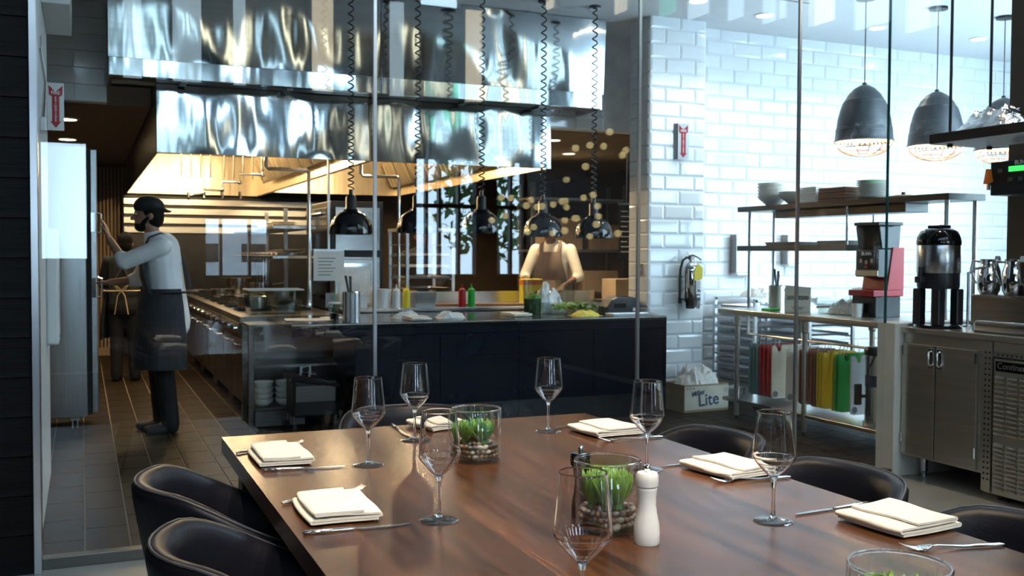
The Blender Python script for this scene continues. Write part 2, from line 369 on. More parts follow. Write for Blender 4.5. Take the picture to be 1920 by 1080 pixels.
# glass front
gw = bpy.data.objects.new('window_1', None); COL.objects.link(gw); gw.location = (0, 4.727, 0); tag(gw, 'full-height frameless glass wall between dining room and kitchen', kind='structure')
for a, b, z in ((-.168,1.306,.05),(1.316,2.785,.05),(2.795,3.864,.05),(3.874,4.549,.05),(4.559,6.9,.957),(6.91,9.5,.957)):
    MB().box(a, b, -.006, .006, z, CH).build('pane', 'pane', gw)
for x in (1.311, 2.79, 3.869): MB().box(x-.008, x+.008, -.009, .009, .05, CH).build('joint', 'alu', gw)
MB().box(4.549, 4.559, -.007, .007, .957, CH).build('glass_edge', 'glass_edge', gw)
MB().box(6.9, 6.91, -.007, .007, .957, CH).build('glass_edge', 'glass_edge', gw)
MB().box(-.17, 4.60, -.03, .03, 0, .05).build('base_channel', 'channel', gw, bevel=.003)
struct('wall_pony', MB().box(4.61, 9.6, 4.70, 4.85, 0, .955), 'cream_wall', bevel=.004, label='cream low wall end under the coffee counter glass')
struct('wall_right', MB().box(5.55, 5.7, -3, 4.70, 0, 4.4), 'kitchen_wall')
wcl = bpy.data.objects.new('window_4', None); COL.objects.link(wcl); wcl.location = (5.6, 0, 4.4); tag(wcl, 'clerestory windows above the coffee counter wall', kind='structure')
MB().box(-.05, .1, -3, 4.7, 2.1, DH-4.4).build('window_header', 'ceiling_dark', wcl)
for y0, y1 in ((-3,.75),(1.75,2.1),(2.9,3.2),(3.95,4.7)): MB().box(-.05, .1, y0, y1, 0, 2.1).build('pier', 'ceiling_dark', wcl)
for k, (x, y, rz, m, hw) in enumerate(((.55,-2.9,0,'streak_cool',.10),(1.15,-2.9,0,'streak_cool',.16),(1.75,-2.9,0,'streak_cool',.07),(2.75,-2.9,0,'streak_warm',.13),(3.7,-2.9,0,'streak_cool',.09),(4.75,-2.9,0,'streak_warm',.11),(5.5,-2.0,90,'streak_warm',.10),(5.5,-.2,90,'streak_warm',.12),(5.5,.75,90,'streak_green',.14),(5.5,1.3,90,'streak_cool',.16),(5.5,1.9,90,'streak_cool',.10),(5.5,2.45,90,'streak_cool',.14),(5.5,3.05,90,'streak_warm',.13),(5.5,3.6,90,'streak_cool',.16),(5.5,4.1,90,'streak_cool',.14))):  # added emissive strips out of view, mirrored as bright streaks on the hood
    side_ = 'street wall' if rz == 0 else 'side wall'
    sl = thing('streak_light', '%s streak light added on the %s, %s in its row' % ({'streak_warm':'warm','streak_cool':'cool white','streak_green':'green'}[m], side_, ('first','second','third','fourth','fifth','sixth','first','second','third','fourth','fifth','sixth','seventh','eighth','ninth')[k]), 'streak light', (x, y, 3.35 if rz == 0 else 1.62+.247*(9.454-y)), R(rz), 'lights added for the hood streaks')
    MB().box(-hw-.02, hw+.02, -.02, .03, 0, 1.25).build('back_plate', 'frame_black', sl); MB().box(-hw, hw, .03, .06, .03, 1.22).build('diffuser', m, sl)
struct('wall_dining_left', MB().box(-4.1, -4, -3, 4.8, 0, DH), 'dark_plank')
# street windows behind the diners (seen mirrored in the glass)
wd = bpy.data.objects.new('window_2', None); COL.objects.link(wd); wd.location = (0, -3, 0); tag(wd, 'black framed street windows behind the dining table', kind='structure')
def wallpart(x0, x1, z0, z1, d=.1): MB().box(x0, x1, -d, .05, z0, z1).build('wall_panel', 'ceiling_dark', wd)
wallpart(-4, 5.7, 0, 1.1); wallpart(-4, 5.7, 2.62, 4.6); wallpart(-.42, .05, 1.1, 1.3); wallpart(-4, 5.7, 6.5, DH)
for x0, x1 in ((-4,-.42),(.05,1.36),(2.10,4.0),(4.83,5.13),(5.52,5.7)): wallpart(x0, x1, 1.1, 2.62)
wallpart(1.36, 2.10, 1.78, 2.62)
for x in (1.52, 1.86, 4.13, 4.31, 4.58, 5.33): MB().box(x, x+.035, -.06, .03, 1.1, 2.62).build('mullion', 'frame_black', wd)
MB().box(4.0, 5.52, -.06, .03, 1.98, 2.03).build('transom', 'frame_black', wd)
xs = [-3.9, -3.2, -2.1, -1.5, -.55, .0, .95, 1.5, 2.5, 3.0, 4.05, 4.6, 5.5]
for a_, b_ in zip(xs[1::2], xs[2::2]): wallpart(a_, b_, 4.6, 6.5)
wallpart(-4, -3.9, 4.6, 6.5); wallpart(5.5, 5.7, 4.6, 6.5)
MB().box(-3.9, 5.5, -.06, .03, 5.45, 5.5).build('transom', 'frame_black', wd)
ww = bpy.data.objects.new('window_3', None); COL.objects.link(ww); ww.location = (9.55, 6.3, 0); tag(ww, 'daylight windows at the end of the coffee alcove', kind='structure')
MB().box(-.05, .05, -1.45, 1.6, 0, 1.45).build('window_sill', 'white_wall', ww)
MB().box(-.05, .05, -1.45, 1.6, 2.35, CH).build('window_header', 'white_wall', ww)
for y0, y1 in ((-1.45, -.85), (-.35, .2), (.7, 1.6)): MB().box(-.05, .05, y0, y1, 1.45, 2.35).build('wall_panel', 'white_wall', ww)
# ------------------------------------------------------------------ ceiling downlights
def downlight(x, y, z, label, group, power, col, lens, r=.085, spot=True, ang=120):
    t = thing('ceiling_downlight', label, 'downlight', (x, y, z), 0, group)
    MB().lathe([(r*.82,-.001),(r,-.001),(r,-.008),(r*.82,-.012)], 24).build('trim_ring', 'white_plastic', t, smooth=40)
    MB().lathe([(0,-.004),(r*.84,-.004),(r*.84,-.001),(0,-.001)], 24).build('lens', lens, t)
    l = bpy.data.lights.new('lamp_glow', 'SPOT'); l.energy = power; l.color = col; l.spot_size = R(ang); l.spot_blend = .8; l.shadow_soft_size = .06
    o = bpy.data.objects.new('lamp_glow', l); COL.objects.link(o); o.parent = t; o.location = (0, 0, -.03)
WARM = (1., .80, .56); NEUT = (1., .92, .82)
for (x, y), lb in zip(((5.51,7.21),(6.75,7.17),(7.98,7.13),(4.70,7.03)), ('round ceiling downlight nearest above the tiled wall end, second from the glass joint', 'round white ceiling downlight between the first two cage pendants', 'round white ceiling downlight behind the two thin shelf rods', 'round ceiling downlight cut by the top of the picture above the wall end')):
    downlight(x, y, CH, lb, 'alcove ceiling downlights', 18, NEUT, 'lens_cool')
for (x, y), lb in zip(((-.11,9.66),(-.13,11.37)), ('warm downlight in the low aisle ceiling beside the red sign, nearer one', 'warm downlight in the low aisle ceiling just above the refrigerator')):
    downlight(x, y, 2.55, lb, 'aisle ceiling downlights', 45, WARM, 'lens_warm', r=.1)
for i, (x, y) in enumerate(((5.2,10.4),(4.6,12.4),(4.45,9.25))): downlight(x, y, 2.55, 'warm kitchen downlight ' + ('above the storage shelves', 'at the far back right', 'added to brighten the cook in cream coat')[i], 'back kitchen downlights', 55 if i < 2 else 120, WARM, 'lens_warm')  # the last one is an extra lamp added to brighten the cook's coat
for i, (x, y) in enumerate(((.7,3.0),(1.08,2.4),(1.6,3.0),(1.08,1.3),(4.5,3.9))):
    downlight(x, y, DH, 'warm dining room downlight ' + ('above the far left corner of the table', 'above the far half of the long table', 'above the far right corner of the table', 'above the near half of the long table', 'above the coffee station')[i], 'dining room downlights', 290, WARM, 'lens_warm', ang=31)

# added tilted fill spots, brightening the table from the viewer's side
for k, (x, y, tx, ty) in enumerate(((-.3,-1.3,.75,2.5),(1.6,-1.6,1.3,2.1),(2.6,-1.2,1.6,1.9))):
    t = thing('fill_spot', 'black fill spotlight added on the dining ceiling, %s of three' % ('first','second','third')[k], 'spotlight', (x, y, DH), 0, 'added fill spotlights of the dining room')
    d = Vector((tx-x, ty-y, .8-DH+.15)).normalized(); q = d.to_track_quat('-Z', 'Y').to_euler()
    MB().cyl((0,0,-.12), .015, .12, 10).build('stem', 'black_metal', t); MB().lathe([(.045,-.10),(.05,-.10),(.05,.08),(0,.09),(0,.07),(.045,.06)], 20).build('can', 'black_metal', t, smooth=40, loc=(0,0,-.2), rot=q); MB().lathe([(0,-.06),(.044,-.06),(.044,-.05),(0,-.05)], 20).build('lens', 'lens_warm', t, loc=(0,0,-.2), rot=q)
    l = bpy.data.lights.new('lamp_glow', 'SPOT'); l.energy = 420; l.color = (1., .86, .68); l.spot_size = R(26); l.spot_blend = .7; l.shadow_soft_size = .05
    o = bpy.data.objects.new('lamp_glow', l); COL.objects.link(o); o.parent = t; o.location = Vector((0,0,-.2))+d*.13; o.rotation_euler = q
tag(MB().box(-3.4, 5.3, -2.7, .9, 0, .008).build('added_dark_rug', 'rug'), 'dark charcoal carpet added behind the viewer to darken the glass reflection', 'rug')  # added out of view so the floor mirrors darker in the glass
# ------------------------------------------------------------------ dining table
TZ = .77
tb = thing('dining_table', 'long dark walnut dining table laid with wine glasses and napkins', 'table', (1.0785, 1.92, 0))
for i in range(10):
    w_ = 1.333/10; x = -.6665 + i*w_
    MB().box(-w_/2, w_/2, -1.42, 1.42, -.05, 0).build('plank', 'walnut', tb, loc=(x+w_/2, 0, TZ))
for sx in (-1, 1):
    for sy in (-1, 1): MB().box(-.045, .045, -.045, .045, 0, TZ-.05).build('leg', 'black_metal', tb, bevel=.004, loc=(sx*.58, sy*1.3, 0))
for sx in (-1, 1): MB().box(-.02, .02, -1.255, 1.255, TZ-.12, TZ-.05).build('apron_rail', 'black_metal', tb, loc=(sx*.55, 0, 0))
# ------------------------------------------------------------------ tub chairs
def tub_chair(label):
    t = thing('tub_chair', label, 'chair', group='black leather tub chairs at the table')
    st = []
    for i in range(-16, 17):
        a = i/16
        s_ = abs(a)
        if s_ <= .68: an = a/.68*PI/2; px, py, nx, ny = math.sin(an), -math.cos(an), math.sin(an), -math.cos(an); ex = 0
        else: ex = (s_-.68)/.32*.20; px, py, nx, ny = math.copysign(1, a), 0, math.copysign(1, a), 0
        k = max(0, min(1, (s_-.28)/.6)); k = k*k*(3-2*k)
        st.append((px, py, nx, ny, ex, .78-.135*k))
    def ringpts(px, py, ex, top):
        pts = []
        def P(z, off):
            r = .225 + .075*(min(z, .78)-.36)/.42 - off
            return (px*r, py*r + ex*(.75+.25*(z-.36)/.42), z)
        for z in (.36, .42, .50, .58): pts.append(P(z + (top-.78)*(z-.36)/.42, 0))
        pts += [P(top-.045, 0), P(top-.016, .003), P(top-.003, .013), P(top, .026), P(top-.004, .040), P(top-.018, .050), P(top-.05, .053)]
        for z in (.58, .50, .42, .36): pts.append(P(z + (top-.78)*(z-.36)/.42, .055))
        return pts
    vs = []; fs = []; rings = [ringpts(p[0], p[1], p[4], p[5]) for p in st]; n = len(rings[0])
    for r_ in rings: vs += r_
    for i in range(len(rings)-1):
        for k in range(n): fs.append((i*n+k, i*n+(k+1) % n, (i+1)*n+(k+1) % n, (i+1)*n+k))
    fs.append(tuple(range(n))); fs.append(tuple(range((len(rings)-1)*n, len(rings)*n))[::-1])
    MB().add(vs, fs).build('backrest', 'leather', t, smooth=60)
    MB().tube([(r_[6][0], r_[6][1], r_[6][2]+.001) for r_ in rings], .0035, 6).build('piping', 'leather_seam', t, smooth=60)
    prof = [(0,.36),(.17,.36),(.185,.375),(.195,.44),(.185,.465),(.15,.475),(0,.48)]
    MB().lathe(prof, 28).build('seat', 'leather', t, smooth=60, loc=(0, .03, 0))
    MB().lathe([(0,.33),(.16,.33),(.20,.36),(0,.36)], 24).build('underframe', 'black_metal', t, smooth=40)
    for sx in (-1, 1):
        for sy in (-1, 1): MB().tube([(sx*.12, sy*.12, .335), (sx*.20, sy*.20, 0)], .014, 10, rad=[.017, .010]).build('leg', 'black_metal', t, smooth=60)
    return t
c0 = tub_chair('black leather tub chair at the lower left corner, closest to the viewer')
c0.location = (.405, 2.12, 0); c0.rotation_euler = (0, 0, R(-90))
for (x, y, rz, lb) in ((.405,2.735,-90,'black leather tub chair on the left side, nearer the tiled aisle'), (1.115,3.46,180,'black leather tub chair at the far head of the table'),
     (1.745,2.74,90,'black leather tub chair on the right side, farthest from the viewer'), (1.745,2.14,90,'middle black leather tub chair of the three on the right side'), (1.745,1.53,90,'black leather tub chair cut off by the right edge of the picture')):
    dup(c0, None, (x, y, 0), R(rz), lb)
# ------------------------------------------------------------------ wine glasses
def dense(pr, e=.0007):
    out = [pr[0]]
    for a, b in zip(pr, pr[1:]):
        L_ = math.hypot(b[0]-a[0], b[1]-a[1])
        if L_ > 3*e:
            for t_ in ([e/L_, .33, .66, 1-e/L_] if L_ > 8*e else [e/L_, 1-e/L_]): out.append((a[0]+(b[0]-a[0])*t_, a[1]+(b[1]-a[1])*t_))
        out.append(b)
    return out
foot_me = MB().lathe([(0,0),(.043,0),(.0445,.0012),(.043,.0026),(.025,.005),(.012,.0085),(0,.009)], 48).mesh('foot', 50, False); foot_me.materials.append(M['wine_foot'])
stem_me = MB().lathe(dense([(0,.0065),(.010,.009),(.0058,.014),(.0046,.022),(.0042,.045),(.0043,.075),(.0052,.090),(.0085,.099),(.011,.1025),(0,.1025)]), 20).mesh('stem', 50, False); stem_me.materials.append(M['crystal'])
bowl_me = MB().lathe(dense([(0,.1022),(.0060,.1024),(.014,.1065),(.026,.118),(.040,.134),(.0475,.146),(.0485,.152),(.0475,.165),(.0435,.205),(.0398,.247),(.0393,.2497),(.0386,.2502),(.0380,.2492),(.0421,.205),(.0461,.165),(.0470,.152),(.0460,.1475),(.0388,.1355),(.0250,.1195),(.0132,.1080),(.005,.1036),(0,.1034)]), 64).mesh('bowl', 50, False); bowl_me.materials.append(M['crystal'])
for (x, y), lb in zip(((.741,2.741),(.977,3.048),(.733,2.107),(1.447,3.036),(1.446,2.392),(1.427,1.812),(.74,1.421)),
   ('empty wine glass standing farthest left on the table', 'empty wine glass behind the far planter beside the far knife', 'empty wine glass in front of the far succulent planter', 'empty wine glass standing alone at the far right corner of the table', 'empty wine glass behind the white pepper mill', 'empty wine glass on the right half, before the middle chair', 'large empty wine glass closest to the viewer, stem cut by the bottom edge')):
    t = thing('wine_glass', lb, 'wine glass', (x, y, TZ), 0, 'empty wine glasses on the table')
    for nm, me in (('foot', foot_me), ('stem', stem_me), ('bowl', bowl_me)): link(nm, me, None, t)
# ------------------------------------------------------------------ napkins
def napkin_mesh(wx, wy, flip=1, seed=0):
    rnd = random.Random(seed); th = .0052; path = []
    def seg(x0, x1, z): path.extend([(x0+(x1-x0)*i/8, z) for i in range(9)])
    def turn(x, z0, z1, s): 
        c = (z0+z1)/2; r = abs(z1-z0)/2
        path.extend([(x+s*r*1.6*math.sin(PI*i/5), c-r*math.cos(PI*i/5)) for i in range(1, 5)])
    h = wx/2
    seg(-h*.92, h*.94, .003); turn(h*.94, .003, .0088, 1); seg(h*.94, -h*.93, .0088); turn(-h*.93, .0088, .0170, -1)
    seg(-h*.93, h*.80, .0170); turn(h*.80, .0170, .0232, 1); seg(h*.80, -h*.5, .0232)
    # outer wrap layer over the top
    ws = 14; vs = []; fs = []
    n = len(path)
    nor = []
    for i in range(n):
        a = path[max(0, i-1)]; b = path[min(n-1, i+1)]; d = Vector((b[0]-a[0], b[1]-a[1])); d.normalize(); nor.append((-d.y, d.x))
    for j in range(ws+1):
        v = -wy/2 + wy*j/ws; e = 1 - .04*abs(2*j/ws-1)**3
        for sgn in (1, -1):
            for i, (x, z) in enumerate(path):
                wob = .0012*math.sin(v*38+i*.35+seed) + .0018*math.sin(v*17+x*22+seed*2)*(z/.024)
                vs.append((flip*(x*e + nor[i][0]*sgn*th*.45 + .003*math.sin(v*14+seed)), v + .002*math.sin(x*30+seed), max(.0002, z + nor[i][1]*sgn*th*.45 + (wob if z > .01 else 0))))
    N2 = 2*n
    for j in range(ws):
        for i in range(n-1):
            a = j*N2+i; fs.append((a, a+1, a+1+N2, a+N2)); a = j*N2+n+i; fs.append((a+1, a, a+N2, a+1+N2))
        for i in (0, n-1): a = j*N2+i; b = j*N2+n+i; fs.append((a, a+N2, b+N2, b))
    for j in (0, ws):
        for i in range(n-1): a = j*N2+i; b = j*N2+n+i; fs.append((a, a+1, b+1, b))
    return MB().add(vs, fs).mesh('folded_napkin', 55)
for i, (x, y, wx, wy, rz, fl, lb) in enumerate(((.525,2.92,.155,.235,-2,-1,'folded cream napkin farthest on the left side of the table'),(.535,2.265,.165,.225,-2,-1,'folded cream napkin nearer on the left side of the table'),
   (1.125,3.262,.16,.15,12,1,'folded cream napkin at the far head of the table'),(1.617,2.945,.19,.18,4,1,'folded cream napkin farthest on the right side of the table'),
   (1.648,2.285,.19,.20,8,1,'folded cream napkin in the middle of the right side'),(1.672,1.685,.20,.185,5,1,'folded cream napkin closest on the right side of the table'))):
    me = napkin_mesh(wx, wy, fl, i); me.materials.append(M['linen'])
    tag(link('folded_napkin', me, None, loc=(x, y, TZ+.0045), rot=(0, 0, R(rz))), lb, 'napkin', 'folded napkins at the place settings')
# ------------------------------------------------------------------ cutlery
def knife(x, y, rz, label):
    t = thing('table_knife', label, 'knife', (x, y, TZ), rz, 'table knives at the place settings')
    MB().tube([(-.115,0,.0048),(-.110,0,.005),(-.06,0,.005),(-.01,0,.0042),(0,0,.004)], .005, 10, rad=[.0035,.0065,.006,.0048,.0035], sy=.68).build('handle', 'chrome', t, smooth=60)
    poly = [(0,-.004),(.01,-.0075),(.07,-.0085),(.10,-.0065),(.118,-.001),(.12,.003),(.11,.0045),(0,.004)]
    MB().prism(poly, .0022, .0040, 'xy').build('blade', 'steel', t)
def fork(x, y, rz, label):
    t = thing('table_fork', label, 'fork', (x, y, TZ), rz, 'table forks at the place settings'); t.scale = (1.1, 1.1, 1.1)
    MB().tube([(-.115,0,.004),(-.105,0,.0045),(-.03,0,.004),(.02,0,.008),(.035,0,.007)], .004, 10, rad=[.004,.0062,.0040,.0026,.0032], sy=.6).build('handle', 'chrome', t, smooth=60)
    MB().add(*palm()).build('fork_palm', 'chrome', t, smooth=60)
    for k in range(4):
        u = (k-1.5)*.0064
        MB().tube([(.052,u*.95,.0026),(.068,u,.0035),(.082,u,.0075),(.094,u*.97,.0125)], .0017, 6, rad=[.0021,.0019,.0017,.0008]).build('tine', 'chrome', t, smooth=60)
def palm():
    vs = []; fs = []
    for i, (x, hw, z) in enumerate(((.032,.0035,.0068),(.040,.0085,.0046),(.047,.0115,.0032),(.056,.0120,.0028))):
        vs += [(x,-hw,z+.0012),(x,0,z),(x,hw,z+.0012),(x,hw,z+.003),(x,0,z+.0018),(x,-hw,z+.003)]
    for i in range(3):
        for k in range(6): fs.append((i*6+k, i*6+(k+1) % 6, i*6+6+(k+1) % 6, i*6+6+k))
    fs += [(0,1,2,3,4,5), (23,22,21,20,19,18)]
    return vs, fs
def along(fn, a, b, label, L):
    a = Vector(a); b = Vector(b); an = math.atan2(b.y-a.y, b.x-a.x); d = (b-a).normalized(); fn(a.x+d.x*L, a.y+d.y*L, an, label)
along(knife, (.447,2.768), (.671,2.739), 'steel table knife before the farthest left napkin', .115)
along(knife, (.427,2.108), (.653,2.096), 'steel table knife before the nearer left napkin', .115)
along(knife, (.990,3.345), (.976,3.099), 'dark-handled table knife at the far head of the table', .115)
along(knife, (1.733,3.104), (1.50,3.081), 'steel table knife beyond the farthest right napkin', .115)
along(knife, (1.733,2.415), (1.506,2.398), 'steel table knife beyond the middle right napkin', .115)
along(knife, (1.738,1.846), (1.511,1.832), 'steel table knife beyond the closest right napkin', .115)
along(fork, (.428,3.040), (.65,3.121), 'steel fork beyond the farthest left napkin', .115)
along(fork, (.443,2.383), (.666,2.452), 'steel fork beyond the nearer left napkin', .115)
along(fork, (1.735,2.792), (1.53,2.800), 'steel fork before the farthest right napkin', .115)
along(fork, (1.735,2.150), (1.55,2.178), 'steel fork before the middle right napkin', .115)
along(fork, (1.738,1.475), (1.54,1.525), 'steel fork before the closest right napkin', .115)
# ------------------------------------------------------------------ succulent planters
def leaf_mesh(L, w_, curl):
    vs = []; fs = []; n = 8
    prof = [(0,.30),(.15,.62),(.4,.95),(.6,1.),(.8,.72),(.93,.32),(1.,.03)]
    for t, k in prof:
        x = L*t; z = curl*L*t*t; r = w_/2*k
        for i in range(n):
            a = 2*PI*i/n; vs.append((x - math.sin(a)*r*.1, math.cos(a)*r, z + math.sin(a)*r*(.42 if math.sin(a) > 0 else .6)))
    for i in range(len(prof)-1):
        for k in range(n): fs.append((i*n+k, i*n+(k+1) % n, i*n+n+(k+1) % n, i*n+n+k))
    fs.append(tuple(range(n))[::-1]); fs.append(tuple(range((len(prof)-1)*n, len(prof)*n)))
    return MB().add(vs, fs).mesh('leaf', 60)
LM = []
for i, mname in enumerate(('leaf_pale', 'leaf_dark', 'leaf_pale')):
    me = leaf_mesh(.058, (.021, .022, .0175)[i], (.15, .22, .12)[i]); me.materials.append(M[mname]); LM.append(me)
PB = []
for i in range(6):
    me = MB().ell((0,0,0), (.0115, .0092, .0072), 10, 7).mesh('pebble', 80); me.materials.append(M['pebble%d' % i]); PB.append(me)
def planter(x, y, h, label, seed, nleaf, style):
    rnd = random.Random(seed); r = .073
    t = thing('succulent_planter', label, 'planter', (x, y, TZ), 0, 'succulent planters on the table')
    MB().lathe([(0,0),(r-.002,0),(r,.002),(r,h-.002),(r-.002,h),(r-.0045,h-.002),(r-.0045,.010),(0,.010)], 56).build('glass_vase', 'clear', t, smooth=50)
    MB().lathe([(r-.0045,h),(r,h),(r+.0006,h+.002),(r-.001,h+.0045),(r-.0035,h+.0045),(r-.005,h+.002),(r-.0045,h)], 56).build('vase_rim', 'crystal', t, smooth=50, recalc=False)
    for k in range(84):
        ring = k % 3
        if k < 66: rr = r-.0165-rnd.random()*.004; a = 2*PI*(k % 22)/22 + .14*(k//22); z = .018 + .0135*(k//22)
        else: rr = rnd.random()*.04+.008; a = rnd.random()*6.28; z = .052
        o = link('pebble', PB[rnd.choice((0,0,1,2,3,4,4,5))], None, t, loc=(rr*math.cos(a), rr*math.sin(a), z), rot=(rnd.uniform(-.5,.5), rnd.uniform(-.5,.5), rnd.random()*6))
        s_ = rnd.uniform(.82, 1.08); o.scale = (s_, s_, s_)
    for q in range(3):
        qa = q*2.1+seed; qx, qy = (.030*math.cos(qa), .030*math.sin(qa))
        ro = MB().lathe([(0,.050),(.012,.050),(.010,.070),(0,.074)], 10).build('rosette', 'leaf_dark', t, smooth=60, loc=(qx, qy, 0))
        for k in range(nleaf):
            f = k/nleaf; a = k*2.39996+q; el = R(86 - (56 if style == 0 else 58)*f**.85)
            s_ = (.75+.38*f) * (1.1 if style == 0 else 1.38)
            dx = qx+(.006+s_*.058*math.cos(el))*math.cos(a); dy = qy+(.006+s_*.058*math.cos(el))*math.sin(a)
            while math.hypot(dx, dy) > r-.008 and s_ > .3:
                el = min(R(88), el+R(4)); s_ *= .97; dx = qx+(.006+s_*.058*math.cos(el))*math.cos(a); dy = qy+(.006+s_*.058*math.cos(el))*math.sin(a)
            o = link('leaf', LM[(0 if rnd.random() < .6 else 1) if style == 0 else rnd.choice((2, 2, 0))], None, ro, loc=(.006*math.cos(a), .006*math.sin(a), .056 + .010*(1-f)), rot=(0, -el, a)); o.scale = (s_, s_, s_)
planter(1.052, 2.695, .148, 'glass cylinder of pebbles and upright succulents, farthest along the table', 3, 17, 0)
planter(1.052, 1.905, .150, 'glass cylinder of pebbles and pointed succulents beside the white mill', 5, 22, 1)
planter(1.085, 1.090, .150, 'glass cylinder with succulent tips cut by the bottom edge', 8, 22, 1)
# ------------------------------------------------------------------ mills
def mill(x, y, label, m):
    t = thing('pepper_mill', label, 'pepper mill', (x, y, TZ), 0, 'pepper mills on the table')
    MB().lathe([(0,0),(.0255,0),(.0268,.003),(.0270,.022),(.0255,.042),(.0215,.062),(.0188,.080),(.0190,.098),(.0205,.112),(.0212,.116),(.0205,.1175),(0,.1175)], 36).build('body', m, t, smooth=50)
    MB().lathe([(0,.1175),(.0185,.1175),(.0190,.119),(.0225,.121),(.0235,.131),(.0232,.143),(.0205,.1485),(0,.150)], 36).build('head', m, t, smooth=50)
    MB().lathe([(0,.149),(.0045,.149),(.004,.152),(.0066,.156),(.0066,.160),(.004,.1645),(0,.1655)], 16).build('finial', 'chrome', t, smooth=60)
mill(1.075, 1.776, 'white turned pepper mill with a steel ball on top', 'white_paint')
mill(1.040, 2.010, 'black turned pepper mill half hidden behind the planter', 'black_gloss')
# ------------------------------------------------------------------ extraction hood
hd = thing('extraction_hood', 'large stainless steel kitchen hood spanning the pass and cook line', 'range hood', (2.25, 8.2, 2.15))
def hb(name, x0, x1, y0, y1, z0, z1, m='hood_steel', bevel=.004, par=None):
    return MB().box(x0-2.25, x1-2.25, y0-8.2, y1-8.2, z0-2.15, z1-2.15).build(name, m, par or hd, bevel=bevel)
def wavy(name, x0, x1, y, z0, z1, m='hood_steel', lean=0.0):
    # sheet metal panel with slight oil-canning, 12 mm deep
    nx, nz = 40, 14; vs = []; fs = []
    for k in range(2):
        for j in range(nz+1):
            for i in range(nx+1):
                u = i/nx; v = j/nz; x = x0+(x1-x0)*u; z = z0+(z1-z0)*v
                e = math.sin(PI*u)**.5*math.sin(PI*v)**.5 if 0 < u < 1 and 0 < v < 1 else 0
                d = e*(.006*math.sin(x*6.1+.8*math.sin(z*4))+.004*math.sin(x*13.7+z*2.1))
                vs.append((x-2.25, y-8.2+(d if k == 0 else .03)+lean*v*(z1-z0), z-2.15))
    n = (nx+1)*(nz+1)
    for j in range(nz):
        for i in range(nx):
            a = j*(nx+1)+i; fs.append((a, a+1, a+nx+2, a+nx+1)); fs.append((n+a+1, n+a, n+a+nx+1, n+a+nx+2))
    for i in range(nx): fs.append((i+1, i, n+i, n+i+1)); a = nz*(nx+1)+i; fs.append((a, a+1, n+a+1, n+a))
    for j in range(nz): a = j*(nx+1); fs.append((a, a+nx+1, n+a+nx+1, n+a)); a += nx; fs.append((a+nx+1, a, n+a, n+a+nx+1))
    return MB().add(vs, fs).build(name, m, hd, smooth=30)
wavy('front_panel', .19, 2.255, 7.99, 2.82, 3.47, lean=-.068); wavy('front_panel', 2.262, 4.34, 7.99, 2.82, 3.47, lean=-.068)
hb('lip', .19, 2.255, 7.95, 8.00, 2.68, 2.815); hb('lip', 2.262, 4.30, 7.95, 8.00, 2.68, 2.815)
hb('end_panel', .19, .22, 8.01, 8.49, 2.68, 3.47, 'steel'); hb('end_panel', 4.31, 4.34, 8.01, 8.49, 2.68, 3.47, 'steel')
hb('underside', .22, 4.30, 8.00, 8.19, 2.685, 2.70, 'steel_dark')
for x in (.7, 1.5, 3.0, 3.7): hb('bracket', x, x+.05, 8.0, 8.16, 2.66, 2.685, 'steel_dark')
for i, (x0, x1) in enumerate(((.54, 2.225), (2.245, 3.92))):
    wavy('inner_panel', x0, x1, 8.20, 2.15, 2.684, lean=.035)
    hb('side_panel', x0, x0+.012, 8.26, 14.0, 2.15, 2.684, 'hood_inner')
    hb('side_panel', x1-.012, x1, 8.26, 14.0 if i == 0 else 13.0, 2.15, 2.684, 'hood_inner')
    yb = 14.0 if i == 0 else 13.0
    hb('back_panel', x0, x1, yb, yb+.03, 2.15, 2.684, 'hood_inner'); hb('top_panel', x0, x1, 8.26, yb, 2.684, 2.70, 'steel_dark')
    for k in range(9):
        fl = MB().box(-.02, .02, 0, .45, 0, .34).build('grease_filter', 'hood_inner', hd, bevel=.004, loc=(x1-.08-2.25, 8.5+k*.5-8.2, 2.26-2.15), rot=(0, R(-24), 0))
        for q in range(3): MB().box(-.03, -.02, .05+q*.13, .12+q*.13, .03, .31).build('baffle', 'hood_inner', fl)
for x, y in ((.80,9.5),(.80,11.5),(1.5,10.2),(1.5,12.4),(2.75,9.3),(2.75,11.4),(3.3,10.2)):
    t = MB().lathe([(0,0),(.035,0),(.045,-.03),(.05,-.07),(.035,-.105),(0,-.115)], 18).build('hood_lamp', 'bulb', hd, smooth=60, loc=(x-2.25, y-8.2, 2.684-2.15))
    l = bpy.data.lights.new('lamp_glow', 'POINT'); l.energy = 30; l.color = (1., .70, .38); l.shadow_soft_size = .06
    o = bpy.data.objects.new('lamp_glow', l); COL.objects.link(o); o.parent = hd; o.location = (x-2.25, y-8.2, 2.684-2.15-.2)
# fire suppression pipes with drops
sp = thing('suppression_pipework', 'chrome fire suppression pipes stepping down under the hood', 'pipes', (1.3, 10, 2.0))
pz = [(-.36,.0,-.08),(-.22,0,-.06),(-.22,0,-.02),(-.05,.0,-.02),(-.05,0,.06),(.12,0,.06),(.12,0,.14),(.34,0,.14),(.34,0,.20)]
MB().tube([(x, y, z) for x, y, z in pz], .012, 8).build('pipe', 'chrome', sp, smooth=60)
for x, y, z in pz[1::2]: MB().ell((x, y, z), (.022, .022, .022)).build('elbow', 'chrome', sp, smooth=80)
for x in (-.36, -.22, -.05, .12):
    MB().lathe([(0,0),(.012,0),(.016,-.05),(.008,-.07),(0,-.07)], 10).build('nozzle', 'chrome', sp, loc=(x, 0, -.05 + (.0 if x < -.1 else .02)))
for x in (-.42, -.33, -.24, -.15, -.02, .07, .16, .25, .34):
    MB().cyl((x, .05, .10), .007, .55, 8).build('drop_pipe', 'steel_warm', sp, smooth=60)
